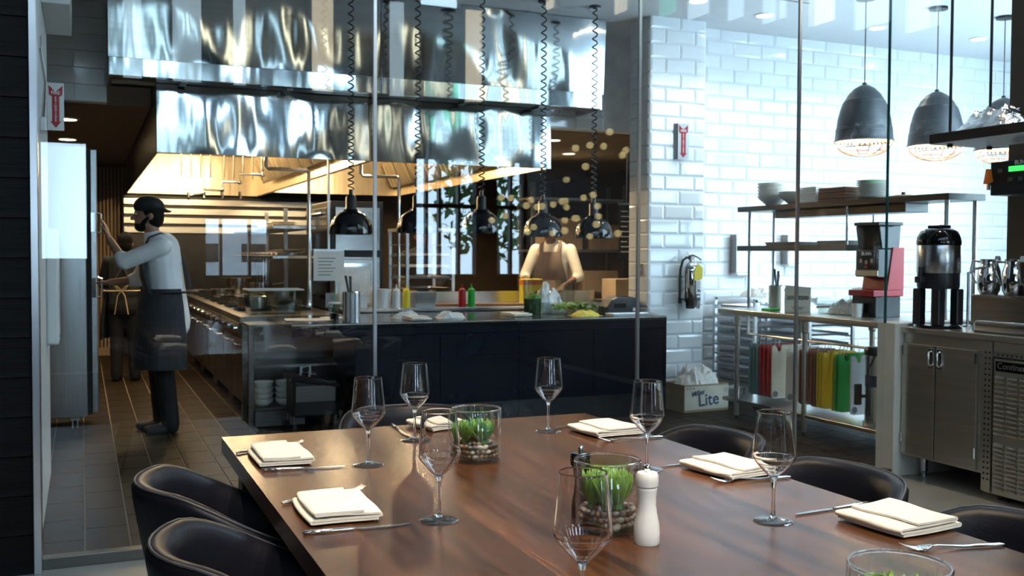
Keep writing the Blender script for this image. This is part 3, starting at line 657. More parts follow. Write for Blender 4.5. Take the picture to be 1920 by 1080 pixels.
for x, y, z0 in ((1.885, 9.0, 1.35), (2.85, 9.4, 1.05)):
    gp = thing('gas_pipe', 'chrome supply pipe bending down under the %s' % ('left half of the hood' if x < 2 else 'right half of the hood'), 'pipe', (x, y, .9))
    MB().tube([(-.38,0,2.68-.9),(-.38,0,1.24),(-.36,0,1.22),(-.02,0,1.22),(0,0,1.20),(0,0,0)], .016, 10).build('pipe', 'chrome', gp, smooth=60)
    MB().cyl((0,0,0), .03, .02, 14).build('flange', 'chrome', gp)
# ------------------------------------------------------------------ heat lamps on coiled cords
def coil_pts(z0, z1, r):
    pts = []; z = z1; a = 0
    while z > z0:
        pitch = .045 + .030*(z-z0)/(z1-z0); k = 10
        pts.append((r*math.cos(a), r*math.sin(a), z)); a += 2*PI/k; z -= pitch/k
    return pts
coil_me = MB().tube(coil_pts(.345, 1.94, .021), .0058, 6).mesh('coiled_cord', 80); coil_me.materials.append(M['black_plastic'])
dome_me = MB().lathe([(.162,0),(.167,.003),(.166,.03),(.158,.075),(.138,.120),(.105,.156),(.070,.176),(.045,.183),(.040,.176),(.068,.169),(.101,.149),(.133,.115),(.153,.073),(.161,.03),(.162,0)], 48).mesh('shade', 40); dome_me.materials.append(M['black_gloss'])
neck_me = MB().lathe([(0,.178),(.046,.178),(.044,.20),(.040,.205),(.040,.285),(.030,.30),(.018,.305),(.016,.345),(0,.35)], 22).mesh('socket', 40); neck_me.materials.append(M['black_plastic'])
vent_me = MB().lathe([(.055,.182),(.062,.186),(.055,.192)], 24).mesh('collar_ring', 40); vent_me.materials.append(M['black_gloss'])
bulb_me = MB().lathe([(0,.01),(.05,.02),(.062,.05),(.045,.10),(.022,.14),(.02,.178),(0,.178)], 20).mesh('lamp_bulb', 60); bulb_me.materials.append(M['pendant_in'])
for (x, z), lb in zip(((1.905,1.518),(2.442,1.535),(2.986,1.54),(3.538,1.52),(4.016,1.512)), ('first black heat lamp from the left above the pass', 'second black heat lamp from the left, before the tray rack', 'third black heat lamp from the left, before the bright windows', 'fourth black heat lamp from the left, hiding the face of a cook', 'black heat lamp farthest right, next to the tiled wall end')):
    t = thing('heat_lamp', lb, 'heat lamp', (x, 7.55, z), 0, 'heat lamps over the pass')
    o = link('coiled_cord', coil_me, None, t); o.scale = (1, 1, 1)
    for nm, me in (('shade', dome_me), ('socket', neck_me), ('collar_ring', vent_me), ('lamp_bulb', bulb_me)): link(nm, me, None, t)
    MB().lathe([(0,CH-z),(.05,CH-z),(.05,CH-z-.02),(0,CH-z-.03)], 18).build('ceiling_rose', 'black_plastic', t)
# ------------------------------------------------------------------ pass counter
pc = thing('pass_counter', 'long black pass counter with glossy stone top', 'counter', (3.0, 7.65, 0))
MB().box(-1.60, 1.60, -.35, .71, .815, .85).build('worktop', 'black_stone', pc, bevel=.004)
for i, (a, b) in enumerate(((-1.12,-.45),(-.445,.22),(.225,.90),(.905,1.585))): MB().box(a, b, -.33, -.30, .0, .75).build('front_panel', 'black_panel', pc, bevel=.003)
MB().box(-1.59, 1.59, -.34, -.30, .752, .815).build('top_rail', 'black_panel', pc)
MB().box(1.585, 1.61, -.33, -.02, 0, .815).build('end_panel', 'black_panel', pc)
MB().box(-1.12, -1.08, -.30, .38, 0, .815).build('end_panel', 'black_panel', pc)
MB().box(-1.60, 1.60, -.3505, -.349, .838, .846).build('edge_strip', 'steel_warm', pc)
PZ = .85
# things lying on the pass
def sheet(name, label, cat, x, y, z, wx, wy, rz, m='paper', n=1, t_=.004, group=None):
    vs = []; fs = []; nx = 8
    for k in range(2):
        for i in range(nx+1):
            for j in range(nx+1):
                u = i/nx-.5; v = j/nx-.5; vs.append((u*wx, v*wy, (t_*.3+t_*.7*k) + .006*abs(u)*abs(v)*4*(.5+.5*math.sin(u*7+v*5)) + (0 if k else -t_*.3)))
    q = (nx+1)**2
    for i in range(nx):
        for j in range(nx):
            a = i*(nx+1)+j; fs.append((a+q, a+q+nx+1, a+q+nx+2, a+q+1)); fs.append((a, a+1, a+nx+2, a+nx+1))
    for i in range(nx):
        for (a, b) in ((i, i+1), (nx*(nx+1)+i+1, nx*(nx+1)+i), ((i+1)*(nx+1), i*(nx+1)), (i*(nx+1)+nx, (i+1)*(nx+1)+nx)): fs.append((a, b, b+q, a+q))
    return tag(MB().add(vs, fs).build(name, m, loc=(x, y, z), rot=(0, 0, R(rz)), smooth=40), label, cat, group)
sheet('paper_menu', 'open white paper menu at the left end of the pass', 'paper', 1.62, 7.76, PZ, .36, .30, -8)
sheet('paper_menu', 'white order sheet on the pass behind the steel canister', 'paper', 1.88, 7.95, PZ, .22, .16, 4)
def cloth_heap(name, label, cat, x, y, z, sx, sy, sz, m, seed, rz=0, n=30):
    # crumpled sheet: a dome broken up by ridged folds
    vs = []; fs = []; off = Vector((seed*3.7, seed*1.9, seed*.7))
    for i in range(n+1):
        for j in range(n+1):
            u = i/n*2-1; v = j/n*2-1; e = max(0, 1-(abs(u)**2.6+abs(v)**2.6)**(1/2.6)); dome = min(1, e*1.9)**.6
            p = Vector((u*2.3, v*2.3*sy/sx, 0))+off; f1 = noise.noise(p); rid = 1-2*abs(noise.noise(p*1.9)); r2 = 1-2*abs(noise.noise(p*3.9+off))
            h = sz*dome*(.55+.40*f1+.24*rid+.12*r2)
            vs.append((u*sx/2*(1+.10*noise.noise(p*1.3)), v*sy/2*(1+.10*noise.noise(p*1.3+off)), max(.002, h)))
    for i in range(n):
        for j in range(n): a = i*(n+1)+j; fs.append((a, a+n+1, a+n+2, a+1))
    k = len(vs); edge = [i*(n+1) for i in range(n+1)] + [n*(n+1)+j for j in range(1, n+1)] + [i*(n+1)+n for i in range(n-1, -1, -1)] + [j for j in range(n-1, 0, -1)]
    for i in edge: vs.append((vs[i][0], vs[i][1], 0))
    L_ = len(edge)
    for q in range(L_): fs.append((edge[q], edge[(q+1) % L_], k+(q+1) % L_, k+q))
    fs.append(tuple(range(k, k+L_)))
    return tag(MB().add(vs, fs).build(name, m, loc=(x, y, z), rot=(0, 0, R(rz)), smooth=50), label, cat)
def towel_folded(label, x, y, wx, wy, rz, m, seed):
    me = napkin_mesh(wx, wy, 1, seed); me.materials.append(M[m])
    return tag(link('folded_towel', me, None, loc=(x, y, PZ+.0045), rot=(0, 0, R(rz))), label, 'towel', 'towels on the pass')
towel_folded('folded white towel on the pass between two heat lamps', 2.42, 7.50, .30, .16, 90, 'white_cloth', 11)
cloth_heap('crumpled_towel', 'rolled white towel lying behind the folded one on the pass', 'towel', 2.42, 7.78, PZ, .24, .12, .055, 'white_cloth', 2, 8)
cloth_heap('crumpled_towel', 'crumpled white towel with green edge on the pass', 'towel', 2.76, 7.66, PZ, .24, .16, .06, 'white_cloth', 4, -10)
towel_folded('folded cream cloth in the middle of the pass', 3.36, 7.70, .26, .17, 100, 'linen', 12)
cloth_heap('crumpled_towel', 'yellow cleaning cloth on the right part of the pass', 'cloth', 3.95, 7.56, PZ, .26, .18, .05, 'yellow_cloth', 6, 12)
def canister(x, y, z, r, h, label, tools=3, m='steel', seed=1):
    t = thing('utensil_canister', label, 'canister', (x, y, z), 0, 'steel utensil canisters')
    MB().lathe([(0,0),(r,0),(r,h),(r-.003,h+.002),(r-.004,h),(r-.004,.006),(0,.006)], 36).build('body', m, t, smooth=40)
    MB().lathe([(r-.002,h-.004),(r+.003,h-.002),(r+.003,h+.002),(r-.002,h+.004)], 36).build('rim', 'chrome', t, smooth=40)
    rnd = random.Random(seed)
    for k in range(tools):
        a = rnd.uniform(0, 6.28); d = r*.55
        p0 = (d*math.cos(a+PI)*.6, d*math.sin(a+PI)*.6, .01); p1 = (d*math.cos(a)*1.35, d*math.sin(a)*1.35, h*rnd.uniform(1.35, 1.7))
        MB().tube([p0, tuple((p0[i]+p1[i])/2 for i in range(3)), p1], .008, 8, rad=[.004,.008,.011]).build('utensil', 'black_plastic' if k < 2 else 'chrome', t, smooth=60)
canister(1.885, 7.46, PZ, .068, .225, 'brushed steel canister with a black handled tool on the pass', 2, 'steel_h', 3)
t = thing('drink_cup', 'clear plastic iced drink cup with green straw beside the canister', 'cup', (1.80, 7.66, PZ))
MB().lathe([(0,0),(.034,0),(.046,.13),(.0445,.13),(.0325,.004),(0,.004)], 24).build('cup', 'plastic_clear', t, smooth=40)
MB().lathe([(0,.005),(.0325,.005),(.037,.055),(0,.055)], 20).build('drink', 'black_gloss', t, smooth=40)
MB().lathe([(0,.130),(.048,.130),(.048,.136),(.044,.142),(0,.144)], 24).build('lid', 'white_plastic', t, smooth=40)
MB().tube([(0,0,.02),(.004,0,.22)], .004, 8).build('straw', 'board_green', t, smooth=60)
# glass pitcher of herbs, salad container, bag, label printer
t = thing('herb_pitcher', 'tall clear container of chopped green herbs in dark liquid', 'container', (3.62, 7.93, PZ))
MB().lathe([(0,0),(.075,0),(.09,.30),(.087,.30),(.072,.005),(0,.005)], 28).build('container', 'plastic_clear', t, smooth=40)
MB().lathe([(0,.006),(.0715,.006),(.079,.135),(0,.14)], 24).build('liquid', 'herb_liquid', t, smooth=40)
cl = cloth_heap('herbs', None, None, 0, 0, .135, .14, .14, .05, 'lettuce', 9); cl.parent = t
t = thing('salad_tub', 'long clear tub of salad leaves on the pass', 'tub', (3.97, 7.86, PZ))
def tub(wx, wy, h, th=.003, tap=.92):
    a, b = wx/2, wy/2; vs = []
    for s_, z in ((tap, 0), (1, h)): vs += [(-a*s_,-b*s_,z),(a*s_,-b*s_,z),(a*s_,b*s_,z),(-a*s_,b*s_,z)]
    for s_, z in ((1, h), (tap, th)): vs += [(-(a-th)*s_,-(b-th)*s_,z),((a-th)*s_,-(b-th)*s_,z),((a-th)*s_,(b-th)*s_,z),(-(a-th)*s_,(b-th)*s_,z)]
    fs = [(3,2,1,0),(12,13,14,15)]
    for r_ in range(3):
        for k in range(4): fs.append((r_*4+k, r_*4+(k+1) % 4, r_*4+4+(k+1) % 4, r_*4+4+k))
    return MB().add(vs, fs)
tub(.52, .26, .10).build('tub', 'plastic_clear', t, bevel=.004)
for k in range(34):
    rnd = random.Random(k); c = (rnd.uniform(-.19,.19), rnd.uniform(-.08,.08), rnd.uniform(.045,.085))
    o = MB().ell((0,0,0), (.035,.022,.008), 10, 6).build('salad_leaf', 'lettuce' if k % 3 else 'leaf_pale', t, smooth=80, loc=c, rot=(rnd.uniform(-.7,.7), rnd.uniform(-.7,.7), rnd.uniform(0,6)))
cloth_heap('plastic_bag', 'crumpled clear plastic bag behind the salad tub', 'bag', 3.86, 8.18, PZ, .36, .26, .26, 'plastic_bag', 5)
t = thing('label_printer', 'black rounded label printer at the right end of the pass', 'printer', (4.425, 7.82, PZ))
MB().prism([(-.17,0),(.17,0),(.17,.10),(.14,.135),(.06,.15),(-.06,.15),(-.12,.12),(-.17,.06)], -.09, .09, 'xz').build('body', 'black_plastic', t, bevel=.012, seg=3)
MB().box(.09, .15, -.092, -.089, .02, .05).build('sticker', 'paper', t); MB().box(-.10, .02, -.094, -.088, .05, .09).build('paper_slot', 'black_gloss', t)
t = thing('sheet_tray', 'shallow steel tray at the right end of the pass', 'tray', (4.35, 7.47, PZ)); tub(.44, .16, .02, .002, .97).build('tray', 'alu', t, bevel=.002)
# ------------------------------------------------------------------ left aisle
t = thing('reach_in_refrigerator', 'tall stainless reach-in refrigerator on casters beside the aisle', 'refrigerator', (-.34, 8.5, 0))
MB().box(-.40, .37, -.40, .40, .13, 2.16).build('body', 'steel_h', t, bevel=.006)
MB().box(.372, .40, -.395, .395, .15, 2.15).build('gasket', 'rubber', t)
for z0, z1 in ((.16,1.135),(1.145,2.14)):
    dr = MB().box(.40, .445, -.40, .40, z0, z1).build('door', 'steel', t, bevel=.005)
    zc = 1.03 if z0 < 1 else 1.52
    MB().box(.40, .435, -.412, -.402, zc, zc+.15).build('recessed_handle', 'chrome', dr, bevel=.003)
    MB().tube([(.445,-.33,zc),(.475,-.33,zc+.01),(.475,-.33,zc+.14),(.445,-.33,zc+.15)], .008, 8).build('pull_handle', 'chrome', dr, smooth=60)
for x in (-.3, .28):
    for y in (-.3, .3):
        c = MB().box(-.03, .03, -.03, .03, .10, .13).build('caster_plate', 'alu', t, loc=(x, y, 0)); MB().cyl((-.012,0,.05), .05, .024, 18, 'x').build('wheel', 'rubber', c)
        MB().box(-.022, .022, -.006, .03, .04, .10).build('caster_fork', 'alu', c)
t = thing('towel_dispenser', 'tall white dispenser on the white side wall by the refrigerator', 'dispenser', (-.19, 6.4, .84))
MB().box(0, .065, -.16, .16, 0, .665).build('housing', 'white_plastic', t, bevel=.015, seg=3); MB().box(.064, .067, -.12, .12, .04, .05).build('slot', 'black_plastic', t)
def fire_sign(t, w_, h_, wedge):
    MB().box(0, w_, -.003, .003, 0, h_).build('sign_plate', 'white_plastic' if not wedge else 'alu', t)
    c = w_/2; k = w_/.1; y0, y1 = -.0045, -.003
    poly = [(c,.014),(c+.036*k,.058),(c+.022*k,.052),(c+.022*k,.195*h_/.3),(c+.022*k,.214*h_/.3),(c+.040*k,.225*h_/.3),(c+.042*k,h_-.014),(c,h_-.055),(c-.042*k,h_-.014),(c-.040*k,.225*h_/.3),(c-.022*k,.214*h_/.3),(c-.022*k,.052),(c-.036*k,.058)]
    MB().prism(poly, y0, y1, 'xz').build('red_arrow', 'sign_red', t)
    text('FIRE', .030*k, 'ink_white', t, (c, -.0055, .237*h_/.3), (R(90), 0, 0), bold=.0006)
    for i, ch in enumerate('EXTINGUISHER'): text(ch, .0155*h_/.3*1.15, 'ink_white', t, (c, -.0055, (.207-.0133*i)*h_/.3), (R(90), 0, 0), bold=.0003)
t = thing('fire_sign', 'white flag sign with red arrow reading FIRE EXTINGUISHER beside the aisle', 'sign', (-.188, 6.75, 2.118)); fire_sign(t, .094, .289, False)
t = thing('duct_box', 'white boxed duct high on the wall beside the aisle', 'duct', (-.189, 6.3, 2.70)); MB().box(0, .14, -.4, .45, 0, .76).build('casing', 'white_wall', t, bevel=.004); MB().box(.14, .143, -.38, .43, .02, .74).build('cover_panel', 'white_wall', t)
t = thing('door_closer', 'small steel door closer arm on the white side wall', 'door closer', (-.19, 5.35, 2.02))
MB().tube([(.012,-.05,.35),(.03,.05,.18),(.012,.25,.0)], .007, 8).build('arm', 'alu', t, smooth=60); MB().box(0, .03, .20, .34, -.04, .03).build('body', 'alu', t, bevel=.004); MB().box(0, .02, -.08, -.02, .32, .38).build('bracket', 'chrome', t)
# slatted tan curtain and stainless louvre wall at the back
t = thing('slat_screen', 'tan screen of vertical slats at the end of the aisle', 'screen', (-.4, 14.3, 0))
MB().box(-.02, 1.15, -.01, .01, 0, .1).build('bottom_rail', 'tan_curtain', t)
for i in range(26): MB().box(-.012, .012, -.006, .006, .1, 2.5).build('slat', 'tan_curtain', t, loc=(i*.045, 0, 0))
t = thing('backsplash_louvre', 'stainless backsplash of horizontal bands under the hood', 'backsplash', (2.1, 14.10, 0))
MB().box(-1.6, 1.5, .02, .04, 0, 2.14).build('back_sheet', 'black_metal', t)
for i in range(4): MB().box(-1.6, 1.5, -.012, .02, 1.63+i*.125, 1.725+i*.125).build('band', 'steel_warm', t, bevel=.01)
# ------------------------------------------------------------------ cook line
LY = 8.37
for i in range(4):
    y0 = LY + i*1.22
    names = ('range with round knobs closest to the pass', 'range second along the aisle side of the cook line', 'range third along the aisle side of the cook line', 'range at the far end of the cook line')
    t = thing('cooking_range', 'stainless and black ' + names[i], 'range', (1.62, y0+.6, 0), 0, 'ranges of the cook line')
    MB().box(-.40, .42, -.6, .6, .12, .80).build('body', 'steel_dark', t, bevel=.005)
    MB().box(-.44, .42, -.6, .6, .80, .85).build('cooktop', 'steel_dark', t, bevel=.006)
    MB().box(-.445, -.40, -.59, .59, .70, .795).build('control_panel', 'steel_dark', t, bevel=.004)
    for k in range(6): MB().lathe([(0,0),(.026,0),(.022,-.03),(0,-.032)], 14, (0,0,0), 'x').build('knob', 'black_plastic' if k % 2 else 'chrome', t, smooth=40, loc=(-.445, -.48+k*.19, .748))
    for k in range(2):
        d = MB().box(-.415, -.40, -.58+k*.59, -.01+k*.59, .17, .66).build('oven_door', 'steel_dark', t, bevel=.004)
        MB().tube([(-.415,-.52+k*.59,.61),(-.455,-.52+k*.59,.61),(-.455,-.07+k*.59,.61),(-.415,-.07+k*.59,.61)], .011, 8).build('door_handle', 'chrome', d, smooth=60)
    for k in range(2 if i == 0 else 0, 4):
        g = MB().box(-.15, .15, -.13, .13, .851, .858).build('burner_grate', 'black_metal', t, loc=(-.2+.36*(k % 2), -.3+.6*(k//2), 0))
        for q in range(4): MB().box(-.15, .15, -.13+q*.083, -.118+q*.083, .858, .874).build('grate_bar', 'black_metal', g)
    for sx in (-.34, .36):
        for sy in (-.53, .53): MB().cyl((sx, sy, 0), .02, .12, 10).build('leg', 'steel', t)
# end shelf with stacked bowls under the pass
t = thing('end_shelf_unit', 'steel end shelf under the pass holding stacked bowls', 'shelf', (1.60, 8.12, 0))
for x in (-.39, .37): MB().box(x-.02, x+.02, -.20+.03, -.16+.03, 0, .79).build('post', 'steel_dark', t, bevel=.002)
for x in (-.39, .37): MB().box(x-.02, x+.02, .18, .22, 0, .79).build('post', 'steel_dark', t)
MB().box(-.37, .35, -.20, .22, .135, .155).build('shelf', 'steel_dark', t); MB().box(-.37, .35, -.20, .22, .47, .49).build('shelf', 'steel_dark', t)
MB().box(-.37, .02, -.21, -.195, .01, .13).build('kick_panel', 'steel_dark', t)
MB().box(-.41, .39, -.18, .22, .79, .81).build('top', 'steel_dark', t)
bowl_small = MB().lathe([(0,0),(.04,0),(.075,.03),(.085,.062),(.081,.062),(.07,.033),(.038,.008),(0,.008)], 24).mesh('bowl', 50); bowl_small.materials.append(M['white_ceramic'])
sts = ('stack against the steel post', 'middle stack', 'rear stack beside the bus cart')
for k, (x, y, n) in enumerate(((1.31,8.03,4),(1.49,8.03,4),(1.67,8.10,5))):
    for j in range(n):
        o = tag(link('ceramic_bowl', bowl_small, None, loc=(x, y, .155+j*.045), rot=(0,0,j)), 'white patterned bowl, %s of the %s under the pass' % (('bottom one','second','third','fourth','topmost')[j] if not (j == n-1) else 'topmost', sts[k]), 'bowl', 'bowls stacked under the pass')
t = thing('bus_cart', 'dark bus cart with a lidded grey bin below the pass', 'cart', (1.63, 7.70, 0))
MB().box(-.17, .17, -.15, .15, .12, .40).build('bin', 'black_plastic', t, bevel=.02, seg=3)
MB().prism([(-.19,.40),(.19,.34),(.19,.37),(.0,.42),(-.19,.46)], -.16, .16, 'xz').build('lid', 'black_gloss', t, bevel=.006)
MB().box(-.15, .15, -.155, -.15, .24, .36).build('side_label', 'steel_dark', t)
for x in (-.16, .16):
    for y in (-.13, .13): MB().tube([(x,y,.05),(x,y,.34)], .009, 8).build('frame_tube', 'steel', t); MB().cyl((x-.01,y,.035), .035, .02, 14, 'x').build('wheel', 'rubber', t)
MB().tube([(-.05,.155,.40),(-.05,.155,.47),(.02,.155,.48),(.02,.155,.40)], .012, 8).build('handle', 'white_plastic', t)
# things on the cook line
def lbin(x, y, z, wx, wy, h, label):
    t = thing('food_bin', label, 'container', (x, y, z)); tub(wx, wy, h, .004, .90).build('tub', 'plastic_clear', t, bevel=.006)
    MB().tube([(-wx/2,-wy/2,h),(wx/2,-wy/2,h),(wx/2,wy/2,h),(-wx/2,wy/2,h)], .006, 6, closed=True).build('rim', 'white_plastic', t); return t
lbin(1.50, 8.64, .851, .46, .32, .21, 'large clear plastic food bin at the corner of the cook line')
def pot(x, y, z, r, h, label, m='steel', handle=True):
    t = thing('cooking_pot', label, 'pot', (x, y, z), random.uniform(0, 6), 'pots and pans in the kitchen')
    MB().lathe([(0,0),(r*.96,0),(r,.01),(r,h),(r+.004,h+.003),(r-.004,h),(r-.004,.006),(0,.006)], 24).build('body', m, t, smooth=40)
    if handle: MB().tube([(r,0,h*.8),(r+.05,0,h*.9),(r+.18,0,h*.95)], .009, 8).build('handle', 'black_plastic', t, smooth=60)
for i, (x, y, r, h) in enumerate(((1.42,9.25,.13,.10),(1.75,9.6,.15,.16),(1.45,10.2,.12,.08),(1.75,10.9,.14,.18),(1.45,11.6,.13,.09),(1.72,12.2,.15,.2))):
    pot(x, y, .874, r, h, 'steel pot on the cook line, %s from the pass' % ('first','second','third','fourth','fifth','sixth')[i])
t = thing('over_shelf', 'long steel shelf on posts above the cook line with oven stack', 'shelf', (1.86, 10.75, .0))
for y in (-1.2, 0, 1.2): MB().box(.12, .16, y-.02, y+.02, .85, 1.85).build('post', 'steel', t)
for z in (1.32, 1.60): MB().box(-.22, .18, -1.3, 1.3, z, z+.03).build('shelf', 'steel', t, bevel=.004)
for i in range(9):
    tag(pan := MB().lathe([(0,0),(.10,0),(.13,.03),(.127,.03),(.098,.004),(0,.004)], 22).build('saute_pan', 'steel', smooth=40, loc=(1.80, 9.62+i*.26, 1.35)), 'steel saute pan on the shelf above the cook line, number %s counted from the pass' % ('one','two','three','four','five','six','seven','eight','nine')[i], 'pan', 'saute pans above the cook line')
    MB().tube([(.13,0,.025),(.2,0,.05),(.28,0,.06)], .008, 6).build('handle', 'steel', pan)
# black ovens with a glass-fronted salamander
for k, (z0, z1) in enumerate(((.88,1.30),(1.34,1.86))):
    pass
t = thing('oven_stack', 'black double deck oven standing mid kitchen under the hood', 'oven', (2.42, 9.95, 0))
MB().box(-.22, .30, -.45, .45, .1, 1.88).build('body', 'black_metal', t, bevel=.008)
for z0, z1 in ((.25,.85),(.92,1.34),(1.40,1.82)):
    d = MB().box(-.25, -.22, -.42, .42, z0, z1).build('oven_door', 'black_gloss', t, bevel=.006); MB().tube([(-.25,-.36,z1-.06),(-.29,-.36,z1-.06),(-.29,.36,z1-.06),(-.25,.36,z1-.06)], .012, 8).build('door_handle', 'chrome', d, smooth=60)
for z0, z1 in ((.25,.85),(.92,1.34),(1.40,1.82)): MB().box(-.18, .26, -.47, -.45, z0, z1).build('side_panel', 'steel', t, bevel=.005)
for x in (-.18, .26):
    for y in (-.4, .4): MB().cyl((x,y,0), .025, .1, 10).build('leg', 'steel', t)
# prep counter behind the pass
t = thing('prep_counter', 'steel prep counter running behind the pass', 'counter', (3.05, 8.95, 0))
MB().box(-.95, 1.9, -.35, .35, .85, .88).build('worktop', 'steel', t, bevel=.004); MB().box(-.95, 1.9, .33, .35, .88, 1.0).build('upstand', 'steel', t)
MB().box(-.90, 1.85, -.30, .33, .12, .85).build('cabinet_body', 'steel_dark', t)
for i in range(5): d = MB().box(-.89+i*.55, -.36+i*.55, -.32, -.30, .14, .84).build('door', 'steel', t, bevel=.003); MB().box(-.66+i*.55, -.58+i*.55, -.345, -.33, .74, .76).build('door_handle', 'chrome', d)
for x in (-.85, 1.8):
    for y in (-.25, .25): MB().cyl((x,y,0), .022, .12, 10).build('leg', 'steel', t)
cupm = MB().lathe([(0,0),(.055,0),(.075,.17),(.072,.17),(.052,.005),(0,.005)], 22).mesh('cup', 40); cupm.materials.append(M['white_plastic'])
tag(link('deli_cup', cupm, None, loc=(2.52, 8.80, .88)), 'tall white deli cup on the prep counter behind the canister', 'cup', 'tubs on the prep counter')
for i, (x, y, r, h, lb) in enumerate(((2.28,8.82,.09,.13,'small frosted tub on the prep counter beside the tall white cup'),(2.90,8.80,.11,.14,'grey steel insert pan on the prep counter below the tray rack'))):
    t = thing('insert_pan', lb, 'pan', (x, y, .88), 0, 'tubs on the prep counter'); tub(r*2, r*1.6, h, .004, .85).build('pan', 'plastic_bag' if i == 0 else 'steel', t, bevel=.008)
t = thing('cutting_board', 'long wooden board lying across the prep counter', 'board', (3.55, 8.85, .88), R(-12)); MB().box(-.5, .5, -.07, .07, 0, .02).build('board', 'wood_tray', t, bevel=.004)
tag(MB().box(-.15, .15, -.1, .1, 0, .015).build('red_cutting_board', 'board_brown', loc=(4.10, 8.80, .88), bevel=.004), 'orange-red cutting board on the prep counter by the herbs', 'board')
t = thing('clear_measure', 'clear plastic measuring jug before the cook in cream coat', 'jug', (4.35, 8.75, .88)); MB().lathe([(0,0),(.09,0),(.105,.24),(.102,.24),(.087,.005),(0,.005)], 24).build('jug', 'plastic_clear', t, smooth=40)
t = thing('spice_box', 'orange and yellow carton standing before the cook in cream coat', 'box', (4.08, 8.98, .88)); MB().box(-.10, .10, -.06, .06, 0, .25).build('carton', 'yellow_tag', t, bevel=.003); MB().box(-.101, .101, -.061, .061, .19, .235).build('band', 'orange_handle', t); MB().lathe([(0,-.0625),(.03,-.0625),(.03,-.06),(0,-.06)], 20, (.04,0,.1), 'y').build('emblem', 'ink_black', t)
# speed rack with trays
t = thing('speed_rack', 'tall tray rack loaded with sheet trays mid kitchen', 'rack', (3.19, 9.75, 0))
for x in (-.24, .24):
    for y in (-.30, .30): MB().box(x-.015, x+.015, y-.015, y+.015, .1, 1.62).build('upright', 'alu', t)
for x in (-.24, .24):
    for y in (-.30, .30): MB().cyl((x,y-.01,.05), .05, .02, 14, 'y').build('wheel', 'rubber', t)
for i in range(9):
    z = .55+i*.115
    for x in (-.225, .225): MB().box(x-.012, x+.012, -.30, .30, z-.012, z).build('tray_slide', 'alu', t)
for i in range(8): tag(tub(.43, .58, .022, .002, .97).build('sheet_tray', 'alu' if i % 3 else 'white_ceramic', loc=(3.19, 9.75, .55+i*.115)), 'sheet tray in the tall kitchen rack, %s from below' % ('first','second','third','fourth','fifth','sixth','seventh','eighth')[i], 'tray', 'trays in the mid kitchen rack')
MB().box(-.26, .26, -.31, .31, 1.60, 1.63).build('top', 'alu', t)
# hanging order sheet, steel door
t = thing('order_sheet', 'white printed sheet hanging under the shelf mid kitchen', 'paper', (2.05, 8.93, 1.125)); MB().box(-.14, .14, 0, .002, 0, .27).build('sheet', 'paper', t); MB().box(-.14, .14, -.004, .004, .265, .285).build('clip_rail', 'alu', t)
for k in range(6): MB().box(-.10, .02+.02*(k % 3), -.001, 0, .05+k*.03, .056+k*.03).build('print_line', 'ink_black', t)
MB().box(-.01, .01, .0, .02, .285, 2.684-1.125).build('hanger', 'alu', t)
t = thing('steam_cabinet', 'pale steel steam cabinet behind the canister', 'steamer', (2.50, 9.52, .88)) if False else None
t = thing('glass_door_warmer', 'steel food warmer with misted glass door behind the pass', 'warmer', (2.33, 9.08, .88)); MB().box(-.19, .17, 0, .2, 0, .44).build('body', 'steel', t, bevel=.006); MB().box(-.16, .14, -.008, 0, .03, .36).build('glass_door', 'plastic_bag', t); MB().box(-.17, .15, -.02, -.008, .37, .40).build('door_handle', 'chrome', t)
# shelf unit and boxes at the right back of the kitchen
t = thing('storage_shelf', 'brown storage shelves behind the cook in cream coat', 'shelf', (5.35, 10.6, 0))
for x in (-.6, .6):
    for y in (-.2, .2): MB().box(x-.02, x+.02, y-.02, y+.02, 0, 2.2).build('post', 'steel_dark', t)
for z in (.4, .9, 1.4, 2.0): MB().box(-.62, .62, -.22, .22, z, z+.03).build('shelf', 'steel_warm', t)
for i, (x, z, w_, h) in enumerate(((-.3,.93,.5,.32),(.3,.93,.45,.25),(-.2,1.43,.5,.36),(.35,1.43,.4,.3),(.2,.43,.5,.3))): tag(MB().box(-w_/2, w_/2, -.18, .18, 0, h).build('storage_carton', 'cardboard', loc=(5.35+x, 10.6, z), bevel=.004), 'brown carton on the %s of the back storage shelves' % ('left of the second tier','right of the second tier','left of the third tier','right of the third tier','bottom tier')[i], 'box', 'cartons on the back shelves')
t = thing('notice_board', 'dark framed notice board hanging at the right back of the kitchen', 'notice board', (5.46, 9.5, 1.34)); MB().box(-.09, .09, 0, .02, 0, .58).build('board', 'black_plastic', t); 
MB().box(-.10, .10, -.004, .02, .575, .60).build('frame_rail', 'alu', t); MB().box(-.005, .005, .0, .01, .6, 2.55-1.34).build('hanger', 'alu', t)
for k in range(9): MB().box(-.07, .05-.02*(k % 3), -.002, 0, .06+k*.055, .07+k*.055).build('print_line', 'ink_white', t)
t = thing('steel_counter', 'steel counter with tan top at the right back of the kitchen', 'counter', (5.42, 9.15, 0)); MB().box(-.42, .6, -.25, .25, .86, .9).build('worktop', 'steel_warm', t, bevel=.004); MB().box(-.40, .58, -.22, .23, .05, .86).build('body', 'steel_dark', t)
for x in (-.35, .5): MB().box(x-.03, x+.03, -.2, .2, 0, .05).build('plinth', 'rubber', t)
tag(MB().box(-.2, .2, -.15, .15, 0, .22).build('storage_carton', 'cardboard', loc=(5.25, 9.15, .9), bevel=.004), 'open tan carton on the counter behind the tiled wall end', 'box', 'cartons on the back shelves')

